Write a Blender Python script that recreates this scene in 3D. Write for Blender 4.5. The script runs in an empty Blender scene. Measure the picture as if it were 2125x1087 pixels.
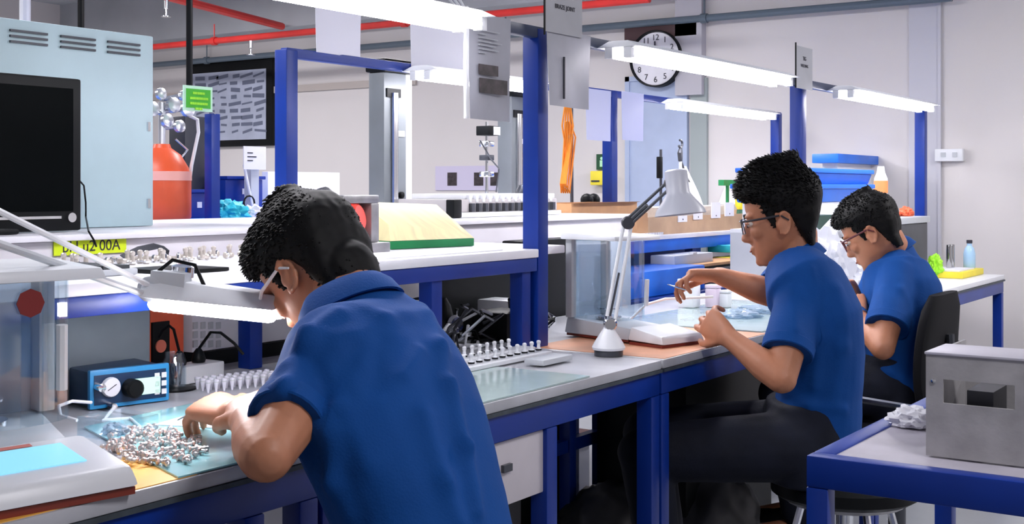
import bpy, bmesh, math, random
from mathutils import Vector, Matrix, noise
from mathutils.bvhtree import BVHTree
random.seed(7)
S = bpy.context.scene
COL = S.collection
V = Vector
# ------------------------------------------------------------------ camera
F = 2563.0; H = 1.26; HY = 390.0; CX = 1062.5
ANG = math.atan((2809-1062.5)/F); sn, cs = math.sin(ANG), math.cos(ANG)
cam = bpy.data.cameras.new('camera'); camo = bpy.data.objects.new('camera', cam); COL.objects.link(camo)
camo.location = (0, 0, H); camo.rotation_euler = (math.pi/2, 0, ANG)
cam.sensor_width = 36; cam.lens = F/2125*36; cam.shift_y = -(543.5-HY)/2125; cam.clip_start = .05
S.camera = camo
# ------------------------------------------------------------------ view, world
S.view_settings.view_transform = 'Standard'; S.view_settings.look = 'None'
S.view_settings.gamma = 1; S.view_settings.use_curve_mapping = False
S.view_settings.exposure = 1.08
w = bpy.data.worlds.new('world'); S.world = w; w.use_nodes = True
w.node_tree.nodes['Background'].inputs[0].default_value = (.75, .85, 1, 1)
w.node_tree.nodes['Background'].inputs[1].default_value = .04
# ------------------------------------------------------------------ light of unseen ceiling lamps, plus an added fill
def area(loc, sx, sy, power, col=(1, .97, 1)):
    l = bpy.data.lights.new('ceiling_and_fill_light', 'AREA'); l.shape = 'RECTANGLE'; l.size = sx; l.size_y = sy
    l.energy = power; l.color = col
    o = bpy.data.objects.new('ceiling_and_fill_light', l); COL.objects.link(o); o.location = loc; return o
LAMPS = [((-3.4, 1.6, 2.66), 1.2, .3, 26), ((-3.4, 4.6, 2.66), 1.2, .3, 26), ((-6.4, 2.2, 2.66), 1.2, .3, 34),
         ((-6.4, 4.7, 2.66), 1.2, .3, 30), ((.3, 5.0, 2.66), 1.2, .3, 30), ((.7, 1.3, 2.66), 1.2, .3, 18)]  # last entry: fill added to brighten the steel box on the side table
for L in LAMPS: area(*L)

# ------------------------------------------------------------------ photo pixel -> place helpers
def PD(px, py, d):
    r = (px-CX)/F*d; return V((r*cs-d*sn, r*sn+d*cs, H-(py-HY)*d/F))
def PX(px, py, X):
    k = (px-CX)/F; return PD(px, py, X/(k*cs-sn))
def PY(px, py, Y):
    k = (px-CX)/F; return PD(px, py, Y/(k*sn+cs))
def PZ(px, py, z): return PD(px, py, F*(H-z)/(py-HY))

# ------------------------------------------------------------------ materials
MATS = {}
def mat(name, col, rough=.5, metal=0, var=0, scale=8, bump=0, bscale=60, emit=0, spec=.5, sub=0, stretch=None, coat=0):
    if name in MATS: return MATS[name]
    m = bpy.data.materials.new(name); m.use_nodes = True; nt = m.node_tree; b = nt.nodes['Principled BSDF']
    c = (*col, 1); b.inputs['Base Color'].default_value = c; b.inputs['Roughness'].default_value = rough
    b.inputs['Metallic'].default_value = metal; b.inputs['Specular IOR Level'].default_value = spec
    b.inputs['Coat Weight'].default_value = coat
    if sub: b.inputs['Subsurface Weight'].default_value = sub; b.inputs['Subsurface Radius'].default_value = (.02, .008, .004); b.inputs['Subsurface Scale'].default_value = .6
    if emit: b.inputs['Emission Color'].default_value = c; b.inputs['Emission Strength'].default_value = emit
    if var or bump:
        tc = nt.nodes.new('ShaderNodeTexCoord'); mp = nt.nodes.new('ShaderNodeMapping')
        if stretch: mp.inputs['Scale'].default_value = stretch
        nt.links.new(tc.outputs['Object'], mp.inputs[0])
    if var:
        n = nt.nodes.new('ShaderNodeTexNoise'); n.inputs['Scale'].default_value = scale; n.inputs['Detail'].default_value = 5
        nt.links.new(mp.outputs[0], n.inputs['Vector'])
        r = nt.nodes.new('ShaderNodeValToRGB'); r.color_ramp.elements[0].position = .3; r.color_ramp.elements[1].position = .7
        r.color_ramp.elements[0].color = (*[max(0, x*(1-var)) for x in col], 1); r.color_ramp.elements[1].color = (*[min(1, x*(1+var)) for x in col], 1)
        nt.links.new(n.outputs[0], r.inputs[0]); nt.links.new(r.outputs[0], b.inputs['Base Color'])
    if bump:
        n = nt.nodes.new('ShaderNodeTexNoise'); n.inputs['Scale'].default_value = bscale; n.inputs['Detail'].default_value = 3
        nt.links.new(mp.outputs[0], n.inputs['Vector'])
        bp = nt.nodes.new('ShaderNodeBump'); bp.inputs['Strength'].default_value = bump; bp.inputs['Distance'].default_value = .01
        nt.links.new(n.outputs[0], bp.inputs['Height']); nt.links.new(bp.outputs[0], b.inputs['Normal'])
    MATS[name] = m; return m
def glassmat(name, tint=(.93, .975, 1), gloss=.12, body=.0, bodycol=(.8, .9, 1)):
    if name in MATS: return MATS[name]
    m = bpy.data.materials.new(name); m.use_nodes = True; nt = m.node_tree; nt.nodes.clear()
    o = nt.nodes.new('ShaderNodeOutputMaterial'); t = nt.nodes.new('ShaderNodeBsdfTransparent'); t.inputs[0].default_value = (*tint, 1)
    g = nt.nodes.new('ShaderNodeBsdfGlossy'); g.inputs['Roughness'].default_value = .05
    d = nt.nodes.new('ShaderNodeBsdfDiffuse'); d.inputs[0].default_value = (*bodycol, 1)
    m1 = nt.nodes.new('ShaderNodeMixShader'); m1.inputs[0].default_value = gloss
    m2 = nt.nodes.new('ShaderNodeMixShader'); m2.inputs[0].default_value = body
    nt.links.new(t.outputs[0], m1.inputs[1]); nt.links.new(g.outputs[0], m1.inputs[2])
    nt.links.new(m1.outputs[0], m2.inputs[1]); nt.links.new(d.outputs[0], m2.inputs[2]); nt.links.new(m2.outputs[0], o.inputs[0])
    MATS[name] = m; return m
BLUE = mat('blue painted steel', (.0008, .030, .27), .38, var=.12, scale=5, spec=.4)
BLUE2 = mat('bright blue plastic', (.01, .16, .75), .4, var=.08)
TOP = mat('grey laminate worktop', (.48, .49, .53), .33, var=.18, scale=6, bump=.03)
EDGE = mat('dark worktop edging', (.05, .065, .08), .6, var=.3, scale=30)
WHITE = mat('white laminate', (.82, .82, .88), .4, var=.04)
WP = mat('white plastic', (.8, .82, .86), .35, var=.03)
GP = mat('light grey plastic', (.55, .58, .62), .4, var=.04)
DG = mat('dark grey plastic', (.06, .065, .075), .5, var=.2)
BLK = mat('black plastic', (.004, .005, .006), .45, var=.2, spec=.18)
STEEL = mat('brushed steel', (.42, .42, .43), .38, .85, var=.15, scale=30, bump=.05, bscale=150)
CHR = mat('chrome', (.8, .82, .85), .14, 1)
DARKM = mat('dark metal', (.08, .085, .1), .35, .6)
RED = mat('red paint', (.65, .03, .025), .45, var=.1)
ORG = mat('orange red paint', (.75, .1, .03), .4, var=.12)
ORANGE = mat('orange cable', (.95, .32, .02), .5)
YEL = mat('yellow plastic', (.9, .75, .05), .5, var=.08)
GRN = mat('green', (.005, .2, .06), .5, var=.15)
LIME = mat('lime', (.35, .8, .03), .5, var=.1)
PAPER = mat('paper', (.8, .8, .86), .7, var=.04, scale=10)
GPAP = mat('grey plastic sleeve paper', (.36, .37, .43), .5, var=.12, scale=7)
INK = mat('ink', (.03, .03, .045), .6)
CARD = mat('cardboard', (.62, .34, .16), .8, var=.12, scale=10)
TEAL = mat('teal plastic', (.02, .5, .65), .5, var=.1)
GLASS = glassmat('clear glass'); TGL = glassmat('frosted plastic', (.75, .85, .95), .1, .35, (.5, .58, .66))
MATG = mat('teal tinted mat', (.32, .66, .72), .16, var=.15, scale=4, coat=.4)
TUBE = mat('lit tube', (1, .97, 1), .5, emit=11)

# ------------------------------------------------------------------ mesh builder
def ortho(d):
    d = d.normalized(); a = V((0, 0, 1)) if abs(d.z) < .9 else V((1, 0, 0))
    u = d.cross(a).normalized(); return u, d.cross(u).normalized()
class MB:
    def __init__(s): s.v = []; s.f = []; s.mi = []; s.ms = []; s.cur = 0
    def m(s, mt):
        if mt not in s.ms: s.ms.append(mt)
        s.cur = s.ms.index(mt); return s
    def add(s, vs, fs):
        n = len(s.v); s.v += [V(x) for x in vs]; s.f += [tuple(i+n for i in f) for f in fs]; s.mi += [s.cur]*len(fs); return s
    def box(s, x0, x1, y0, y1, z0, z1):
        x0, x1 = sorted((x0, x1)); y0, y1 = sorted((y0, y1)); z0, z1 = sorted((z0, z1))
        return s.add([(x0,y0,z0),(x1,y0,z0),(x1,y1,z0),(x0,y1,z0),(x0,y0,z1),(x1,y0,z1),(x1,y1,z1),(x0,y1,z1)],
                     [(0,3,2,1),(4,5,6,7),(0,1,5,4),(1,2,6,5),(2,3,7,6),(3,0,4,7)])
    def hexa(s, b, t):
        return s.add(list(b)+list(t), [(0,3,2,1),(4,5,6,7),(0,1,5,4),(1,2,6,5),(2,3,7,6),(3,0,4,7)])
    def obox(s, c, u, v, n, a, b, h):
        c, u, v, n = V(c), V(u).normalized(), V(v).normalized(), V(n).normalized()
        q = [c-u*a-v*b, c+u*a-v*b, c+u*a+v*b, c-u*a+v*b]
        return s.hexa(q, [p+n*h for p in q])
    def loft(s, secs, n=16, p=2.0, cap=True):
        """secs: (centre, ux, uy, rx, ry)"""
        vs = []; fs = []
        for c, ux, uy, rx, ry in secs:
            for i in range(n):
                a = 2*math.pi*i/n; ca, sa = math.cos(a), math.sin(a)
                vs.append(V(c)+V(ux)*(rx*math.copysign(abs(ca)**(2/p), ca))+V(uy)*(ry*math.copysign(abs(sa)**(2/p), sa)))
        for k in range(len(secs)-1):
            for i in range(n):
                j = (i+1) % n; fs.append((k*n+i, k*n+j, (k+1)*n+j, (k+1)*n+i))
        if cap: fs.append(tuple(reversed(range(n)))); fs.append(tuple((len(secs)-1)*n+i for i in range(n)))
        return s.add(vs, fs)
    def tube(s, pts, r, n=8, cap=True, round_=False):
        pts = [V(p) for p in pts]; R = r if isinstance(r, (list, tuple)) else [r]*len(pts)
        d0 = (pts[1]-pts[0]); u, v = ortho(d0); secs = []
        for i, p in enumerate(pts):
            d = (pts[min(i+1, len(pts)-1)]-pts[max(i-1, 0)]).normalized()
            u = (u-d*u.dot(d)); u = u.normalized() if u.length > 1e-6 else ortho(d)[0]; v = d.cross(u)
            if round_ and i == 0:
                for t in (1.45, 1.1, .6): secs.append((p-d*R[0]*math.sin(t), u, v, R[0]*math.cos(t), R[0]*math.cos(t)))
            secs.append((p, u, v, R[i], R[i]))
            if round_ and i == len(pts)-1:
                for t in (.6, 1.1, 1.45): secs.append((p+d*R[-1]*math.sin(t), u, v, R[-1]*math.cos(t), R[-1]*math.cos(t)))
        return s.loft(secs, n, 2.0, cap)
    def lathe(s, prof, c, ax=(0, 0, 1), n=20):
        ax = V(ax).normalized(); u, v = ortho(ax)
        return s.loft([(V(c)+ax*z, u, v, max(r, 1e-4), max(r, 1e-4)) for r, z in prof], n)
    def ball(s, c, r, n=12, ax=None):
        rx, ry, rz = r if isinstance(r, (tuple, list)) else (r, r, r)
        A = ax or (V((1, 0, 0)), V((0, 1, 0)), V((0, 0, 1)))
        return s.loft([(V(c)+A[2]*(rz*math.sin(t)), A[0], A[1], rx*math.cos(t), ry*math.cos(t))
                       for t in [(-.5+(k+.04)/(7+.08))*math.pi*1.0 for k in range(8)]], n)
    def build(s, name, mt=None, parent=None, smooth=True, bevel=0, origin=None, local=False, angle=35):
        me = bpy.data.meshes.new(name)
        if parent is not None: off = V((0, 0, 0)) if local else wloc(parent)
        elif local: off = V((0, 0, 0))
        else:
            if origin is None:
                xs = [p.x for p in s.v]; ys = [p.y for p in s.v]; zs = [p.z for p in s.v]
                origin = V(((min(xs)+max(xs))/2, (min(ys)+max(ys))/2, min(zs)))
            off = V(origin)
        me.from_pydata([p-off for p in s.v], [], s.f)
        for x in (s.ms or [mt]): me.materials.append(x)
        me.polygons.foreach_set('material_index', s.mi)
        bm = bmesh.new(); bm.from_mesh(me); bmesh.ops.recalc_face_normals(bm, faces=bm.faces[:])
        if bevel:
            es = [e for e in bm.edges if len(e.link_faces) == 2 and e.calc_face_angle(0) > .6]
            bmesh.ops.bevel(bm, geom=es, offset=bevel, segments=2, profile=.6, affect='EDGES', clamp_overlap=True)
        bm.to_mesh(me); bm.free()
        if smooth: me.shade_smooth(); me.set_sharp_from_angle(angle=math.radians(angle))
        o = bpy.data.objects.new(name, me); COL.objects.link(o)
        if parent is not None: o.parent = parent; o.location = (0, 0, 0)
        else: o.location = off
        return o
def wloc(o):
    l = V((0, 0, 0))
    while o: l += o.location; o = o.parent
    return l
def tag(o, label=None, cat=None, group=None, kind=None):
    if label: o['label'] = label
    if cat: o['category'] = cat
    if group: o['group'] = group
    if kind: o['kind'] = kind
    return o
def thing(name, label, cat, loc=(0, 0, 0), group=None, rz=0):
    o = bpy.data.objects.new(name, None); COL.objects.link(o); o.location = loc; o.rotation_euler.z = rz
    o.empty_display_size = .05
    return tag(o, label, cat, group)
def struct(name, mb, mt=None, **k): return tag(mb.build(name, mt, **k), kind='structure')
def B(*a): return MB().box(*a)
def copy_tree(o, parent=None, loc=None, label=None, rz=None):
    c = o.copy(); COL.objects.link(c)
    if parent is not None: c.parent = parent
    if loc is not None: c.location = loc
    if rz is not None: c.rotation_euler.z = rz
    if label: c['label'] = label
    for ch in list(o.children): copy_tree(ch, c)
    return c
def text(s_, name, parent, c, right, up, size, mt, depth=.0006, align='CENTER', label=None):
    cu = bpy.data.curves.new(name, 'FONT'); cu.body = s_; cu.size = size; cu.align_x = align; cu.align_y = 'CENTER'; cu.extrude = depth
    t = bpy.data.objects.new(name, cu); COL.objects.link(t)
    me = bpy.data.meshes.new_from_object(t.evaluated_get(bpy.context.evaluated_depsgraph_get()))
    bpy.data.objects.remove(t)
    r, u = V(right).normalized(), V(up).normalized(); n = r.cross(u); off = V(c)-wloc(parent)
    M = Matrix(((r.x, u.x, n.x, off.x), (r.y, u.y, n.y, off.y), (r.z, u.z, n.z, off.z), (0, 0, 0, 1)))
    me.transform(M); me.materials.clear(); me.materials.append(mt)
    o = bpy.data.objects.new(name, me); COL.objects.link(o); o.parent = parent
    if label: o['label'] = label
    return o

# ================================================================== THE SETTING
YW = 6.75
wallm = mat('painted wall panels', (.70, .67, .665), .6, var=.03, scale=1.2, bump=.01)
ceilm = mat('concrete soffit', (.45, .47, .5), .8, var=.12, scale=2)
floorm = mat('pale vinyl floor', (.35, .37, .4), .3, var=.12, scale=3)
struct('floor', B(-9, 2.6, -2, YW+.1, -.1, 0), floorm)
struct('wall_back', B(-9, 2.6, YW, YW+.1, 0, 2.8), wallm)
struct('wall_left', B(-9.1, -9, -2, YW, 0, 2.8), wallm)
struct('wall_right', B(2.6, 2.7, -2, YW+.1, 0, 2.8), wallm)
struct('wall_front', B(-9, 2.6, -2.1, -2, 0, 2.8), wallm)
struct('ceiling', B(-9, 2.6, -2, YW+.1, 2.8, 2.9), ceilm)
struct('trim_1', B(-1.99, -1.82, YW-.012, YW, 0, 2.8).box(-1.835, -1.82, YW-.02, YW-.012, 0, 2.8), mat('pale joint strip', (.6, .6, .66), .5))
struct('trim_2', B(-9, -5.4, YW-.02, YW, 1.98, 2.03), mat('wall rail beige', (.5, .45, .42), .6))
struct('trim_3', B(-9, -1.0, YW-.30, YW, 2.42, 2.8), ceilm)
for yb in (1.2, 3.0, 4.8):
    struct('trim_%d' % (4+int(yb)), B(-9, 2.6, yb, yb+.22, 2.68, 2.8), ceilm)
d1 = PY(1312, 170, YW); d2 = PY(1430, 170, YW); d3 = PY(1470, 170, YW)
dm = mat('pale blue door', (.42, .5, .68), .5, var=.04)
struct('door_1', B(d1.x, d2.x, YW-.03, YW, 0, d1.z).box(d1.x-.03, d1.x, YW-.04, YW, 0, d1.z+.03).box(d1.x-.03, d2.x+.02, YW-.04, YW, d1.z, d1.z+.03), dm)
struct('trim_8', B(d2.x+.02, d3.x, YW-.025, YW, 0, d1.z), mat('grey green stile', (.33, .38, .38), .5))
d4 = PY(1410, 70, YW); d5 = PY(1465, 190, YW)
struct('trim_9', B(d4.x, d5.x, YW-.06, YW, d5.z-.02, 2.42), mat('light grey duct', (.5, .49, .54), .5))
d6 = PY(1305, 55, YW); d7 = PY(1456, 76, YW)
tag(B(d6.x, d7.x, YW-.06, YW-.001, d7.z, d6.z).build('fan_coil_box', mat('dark maroon casing', (.05, .015, .02), .5), bevel=.006), 'dark maroon ceiling box behind the top of the round wall clock', 'box')
# pipes
def pipe(name, pts, r, mt, label, rings=True):
    p = MB().tube(pts, r, 10)
    if rings:
        a, b = V(pts[0]), V(pts[-1]); n = max(2, int((b-a).length/1.3))
        for i in range(1, n):
            q = a.lerp(b, i/n); d = (b-a).normalized(); p.tube([q-d*.02, q+d*.02], r*1.35, 10); p.tube([q, q+V((0, 0, .12))], .005, 6)
    return tag(p.build(name, mt), label, 'pipe')
pipe('wall_pipe', [(-8.9, YW-.06, 2.265), (-1.75, YW-.06, 2.265)], .022, mat('grey blue pipe', (.12, .16, .2), .4), 'long grey blue pipe along the top of the far wall')
pipe('sprinkler_pipe', [(-8.4, 6.04, 2.3), (-3.2, 6.04, 2.3)], .022, RED, 'red sprinkler pipe running across the room near the far wall')
pipe('sprinkler_pipe', [(-5.4, 3.2, 2.42), (-6.36, 6.4, 2.42)], .026, RED, 'thick red sprinkler pipe running towards the far wall')
for (x, y, z) in [(-5.94, 5.0, 2.395), (-6.30, 6.04, 2.278)]:
    s = thing('fire_sprinkler', 'small chrome sprinkler fitting under the red pipes' , 'sprinkler', (x, y, z), 'sprinkler fittings on the red pipes')
    MB().lathe([(.015, 0), (.015, -.05), (.006, -.055), (.006, -.09), (.03, -.095), (.03, -.1)], (x, y, z)).build('sprinkler_body', CHR, s)
for px, wd, mt, lb in ((168, .03, BLK, 'black hanging conduit above the pale blue cabinet'), (393, .03, BLK, 'tall black conduit hanging behind the green sign'), (52, .05, WP, 'white hanging conduit above the cabinet at the far left')):
    q = PD(px, 200, 5.75)
    tag(MB().tube([(q.x, q.y, .0), (q.x, q.y, 2.8)], wd*.5, 10).tube([(q.x, q.y, 2.76), (q.x, q.y, 2.8)], wd, 10).build('hanging_conduit', mt), lb, 'conduit')
# wall clock
c = PY(1362, 122, YW-.07); c.y = YW-.07; R = .172
ck = thing('wall_clock', 'round white wall clock with black rim on the far wall', 'clock', c)
MB().lathe([(R-.012, .004), (R-.004, .03), (R, .025), (R, -.06), (.01, -.06), (.01, .0), (R-.012, .004)], c, (0, -1, 0), 40).build('clock_case', BLK, ck)
MB().lathe([(.001, .004), (R-.012, .004), (R-.012, .009), (.001, .009)], c, (0, -1, 0), 40).build('clock_face', PAPER, ck)
for k in range(1, 13):
    a = math.radians(90-30*k); text(str(k), 'clock_numeral', ck, c+V((math.cos(a)*R*.74, -.011, math.sin(a)*R*.74)), (1, 0, 0), (0, 0, 1), .05, INK)
for a, l, wd in ((91, .105, .005), (86, .07, .007)):
    dv = V((math.cos(math.radians(a)), 0, math.sin(math.radians(a)))); MB().obox(c+V((0, -.016, 0))+dv*l*.45, dv, dv.cross(V((0, 1, 0))), (0, -1, 0), l*.55, wd, .002).build('clock_hand', INK, ck)
# wall socket
q = PY(1974, 322, YW); sk = thing('wall_socket', 'white double socket plate beside the pale joint strip on the wall', 'socket', q)
B(q.x-.075, q.x+.07, YW-.045, YW, q.z-.033, q.z+.033).build('socket_plate', WP, sk, bevel=.005)
for dx in (-.03, .03): B(q.x+dx-.012, q.x+dx+.012, YW-.05, YW-.044, q.z-.01, q.z+.014).build('rocker_switch', GP, sk)
# framed poster on far wall
a = PY(402, 142, YW); b = PY(572, 302, YW)
po = thing('wall_poster', 'large framed poster of small grey drawings on the far wall', 'poster', (a.x, YW, b.z))
B(a.x, b.x, YW-.04, YW, b.z, a.z+.03).build('poster_frame', BLK, po, bevel=.006)
B(a.x+.03, b.x-.06, YW-.045, YW-.04, b.z+.05, a.z-.05).build('poster_sheet', mat('blue grey poster', (.42, .46, .58), .5, var=.1), po)
mk = MB(); W_, H_ = b.x-a.x-.09, a.z-b.z-.1
for r in range(9):
    for k in range(6):
        cx = a.x+.08+(k+.3+random.random()*.3)*W_/6.4; cz = b.z+.1+(r+.3)*H_/10
        mk.obox((cx, YW-.0455, cz), (1, 0, random.uniform(-.1, .25)), (0, 0, 1), (0, -1, 0), random.uniform(.03, .07), random.uniform(.006, .016), .001)
mk.build('poster_drawings', mat('poster print', (.13, .15, .22), .6), po)

# ================================================================== BENCHES (row nearest the camera)
T = .84; XF = -1.395; XB = -2.15
def bench(y0, y1, label, legs=None, xf=XF, xb=XB, top=T, name='workbench', group=None, rearlegs=True, topm=None, extra=()):
    t = thing(name, label, 'workbench', ((xf+xb)/2, (y0+y1)/2, 0), group)
    B(xb, xf, y0, y1, top-.022, top).build('worktop', topm or TOP, t, bevel=.003)
    MB().box(xb, xf+.003, y0, y1, top-.030, top-.0225).build('worktop_edging', EDGE, t)
    MB().box(xf-.04, xf-.005, y0, y1, top-.085, top-.031).box(xb+.005, xb+.04, y0, y1, top-.085, top-.031).box(xb+.04, xf-.04, y0, y0+.035, top-.085, top-.031).box(xb+.04, xf-.04, y1-.035, y1, top-.085, top-.031).build('frame_rail', BLUE, t, bevel=.003)
    for yy in legs or (y0, y1-.042):
        B(xf-.047, xf-.005, yy, yy+.042, 0, top-.0855).build('leg', BLUE, t, bevel=.004)
        if rearlegs: B(xb+.005, xb+.047, yy, yy+.042, 0, top-.0855).build('leg', BLUE, t, bevel=.004)
    for yy in extra: B(xb+.005, xb+.047, yy, yy+.04, 0, top-.0855).build('leg', BLUE, t, bevel=.003)
    B(xb+.01, xb+.04, y0+.042, y1-.042, .40, .44).build('stretcher', BLUE, t)
    return t
bench(-.35, 1.492, 'blue framed workbench nearest the left edge, with the grey scale on it', legs=(-.35, 1.33, 1.45))
bA = bench(1.502, 2.695, 'blue framed workbench with drawer in front of the man at left', legs=(1.502, 2.185, 2.653))
bench(2.705, 4.33, 'blue framed workbench with orange edged top where the middle man works', extra=(3.42, 3.63))
bench(4.34, 6.28, 'blue framed workbench farthest along the row by the far wall', topm=WP)
dr = B(-1.80, -1.41, 1.93, 2.205, .62, .752).build('drawer', mat('pinkish white drawer', (.62, .58, .62), .45, var=.05), bA, bevel=.004)
MB().box(-1.411, -1.402, 2.03, 2.06, .69, .705).build('lock', DARKM, dr)
tag(B(-2.05, -1.62, 2.0, 2.42, .0, .61).build('pedestal_cabinet', mat('dark brown grey cabinet', (.035, .035, .04), .5, var=.2), bevel=.01), 'dark cabinet standing under the bench beside the drawer', 'cabinet')
tag(B(-1.98, -1.82, 1.58, 1.95, .0, .64).build('bright_gap_block', WHITE, bevel=.004), 'white block added for the bright opening under the bench left of the bowed man', 'box')  # white block added to stand for the bright gap between the bench legs
# orange papers / strips lying along the front of the benches
tag(B(-1.66, -1.40, .45, 1.235, T, T+.0012).build('orange_mat', mat('orange sheet', (.95, .48, .08), .5, var=.1)), 'orange sheet under the big grey scale at the bench edge', 'sheet')
tag(B(-1.80, -1.40, 2.72, 3.36, T, T+.0012).build('orange_mat', mat('peach sheet', (.75, .36, .2), .5, var=.25, scale=5)), 'peach coloured sheet under the scale in front of the middle man', 'sheet')

# posts and top rail of the near row
fr = thing('bench_gantry', 'blue post and rail gantry over the nearest row of benches', 'gantry', (-1.795, 3.9, T))
def post(y, w_, x=-1.77, z0=T, z1=1.68, par=None):
    return B(x-.05, x, y-w_/2, y+w_/2, z0, z1).build('post', BLUE, par, bevel=.004)
for y in (2.745, 4.62, 6.28): post(y, .05, par=fr, z0=T if y < 6.2 else 1.0)
post(.1, .05, par=fr)
B(-1.80, -1.772, .1, 6.30, 1.655, 1.685).build('top_rail', mat('dark blue grey rail', (.03, .045, .1), .4), fr, bevel=.003)
# raised shelf over the near bench
sh = thing('raised_shelf', 'long white raised shelf with blue front beam above the near benches', 'shelf', (-1.98, 1.1, T))
MB().box(-2.22, -1.765, -.35, 2.715, 1.078, 1.10).box(-2.22, -1.83, 2.7155, 2.95, 1.078, 1.10).build('shelf_board', WHITE, sh, bevel=.003)
B(-1.80, -1.770, -.35, 2.715, 1.042, 1.0775).build('front_beam', BLUE, sh, bevel=.003)
for y, x in ((2.04, -2.13), (2.30, -1.80), (2.68, -1.80), (1.72, -2.2), (-.3, -1.80)):
    B(x-.02, x+.02, y-.02, y+.02, T, 1.0415 if x > -1.9 else 1.0775).build('leg', BLUE, sh, bevel=.003)
# white fluorescent fixtures hung under the rails
def fixture(y0, y1, x, z, label, w_=.16, parn='bench_light', bright=TUBE, end=True):
    t = thing(parn, label, 'light fixture', (x, (y0+y1)/2, z), 'tube lights under the gantries')
    hw = w_/2
    MB().hexa([(x-hw, y0, z-.018), (x+hw, y0, z-.018), (x+hw, y1, z-.018), (x-hw, y1, z-.018)],
              [(x-.03, y0, z), (x+.03, y0, z), (x+.03, y1, z), (x-.03, y1, z)]).build('reflector', WP, t, bevel=.003)
    if bright:
        for s_ in (-.03, .03):
            MB().tube([(x+s_, y0+.02, z-.034), (x+s_, y1-.02, z-.034)], .0135, 10).build('lamp_tube', bright, t)
            for ya_ in (y0, y1-.02): B(x+s_-.012, x+s_+.012, ya_, ya_+.02, z-.048, z-.0185).build('lamp_holder', WP, t)
    for ya_ in (y0+.1, y1-.12): B(x-hw-.01, x-.025, ya_, ya_+.02, z, z+.006).build('hanger', GP, t)
    return t
fixture(1.45, 2.33, -1.70, 1.672, 'bright tube light over the man at left, topmost in the photo', .14)
fixture(3.02, 4.22, -1.70, 1.672, 'bright tube light in front of the wall clock', .14)
fixture(4.86, 6.03, -1.70, 1.672, 'bright tube light under the far end of the near gantry', .14)
# second row gantry
fr2 = thing('bench_gantry', 'blue post and rail gantry over the second row behind', 'gantry', (-2.685, 4.6, T))
for y in (2.72, 4.70, 6.58): post(y, .05, x=-2.66, par=fr2, z0=1.16 if y < 3 else 1.06)
B(-2.69, -2.662, 2.70, 6.60, 1.655, 1.685).build('top_rail', BLUE, fr2, bevel=.003)
fixture(5.12, 6.25, -2.59, 1.672, 'small distant tube light over the second row, right of the clock', .14)
fixture(3.25, 3.95, -2.59, 1.672, 'distant tube light behind the hanging paper sleeve', .16)
# white riser and second row
ri = thing('long_cabinet', 'long white low cabinet behind the near bench carrying the monitor and machines', 'cabinet', (-2.7, 1.8, 0))
B(-3.1, -2.30, -.3, 4.19, .66, 1.145).build('body', mat('warm white laminate', (.78, .76, .82), .45, var=.04), ri, bevel=.004)
for y in (-.28, 2.0, 4.12): B(-2.36, -2.31, y, y+.05, 0, .6595).build('leg', BLUE, ri)
for y in (-.28, 2.0, 4.12): B(-3.08, -3.03, y, y+.05, 0, .6595).build('leg', BLUE, ri)
B(-3.12, -2.28, -.32, 4.21, 1.146, 1.16).build('cabinet_top', WHITE, ri, bevel=.003)
s2 = thing('second_row_bench', 'blue bench of the second row with a white upper shelf full of boxes', 'workbench', (-2.8, 5.4, 0))
B(-3.2, -2.55, 4.22, 6.6, 1.03, 1.05).build('shelf_board', WHITE, s2, bevel=.003)
B(-2.60, -2.57, 4.22, 6.6, .975, 1.029).build('front_beam', BLUE2, s2, bevel=.003)
B(-3.2, -2.3, 4.22, 6.6, .80, .82).build('worktop', BLUE, s2, bevel=.003)
for y in (4.24, 5.3, 6.55):
    B(-2.62, -2.58, y, y+.04, .82, .975).build('shelf_post', BLUE, s2)
    B(-2.36, -2.32, y, y+.04, 0, .80).build('leg', BLUE, s2)
B(-3.18, -3.16, 4.22, 6.6, .82, 1.03).build('back_panel', mat('deep blue panel', (.004, .08, .45), .5), s2)

# right table with steel box
rt = thing('side_table', 'blue framed grey topped table at the lower right corner', 'table', (-.1, 2.3, 0))
XL, XR, Y0, Y1, h = -.712, .75, 1.866, 2.62, .84
B(XL+.03, XR-.03, Y0+.03, Y1-.03, h-.02, h-.003).build('table_top', mat('grey table top', (.42, .4, .46), .45, var=.15, scale=9), rt)
MB().box(XL, XR, Y0, Y0+.034, h-.05, h).box(XL, XR, Y1-.034, Y1, h-.05, h).box(XL, XL+.034, Y0+.034, Y1-.034, h-.05, h).box(XR-.034, XR, Y0+.034, Y1-.034, h-.05, h).build('frame_rail', BLUE, rt, bevel=.004)
for x in (XL, XR-.035):
    for y in (Y0, Y1-.035): B(x, x+.035, y, y+.035, 0, h-.05).build('leg', BLUE, rt, bevel=.003)
x_ = PY(1908, 1000, Y1).x
bx = thing('steel_box', 'grey steel box with a long slot standing on the table at right', 'box', (-.4, 2.04, h))
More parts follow.
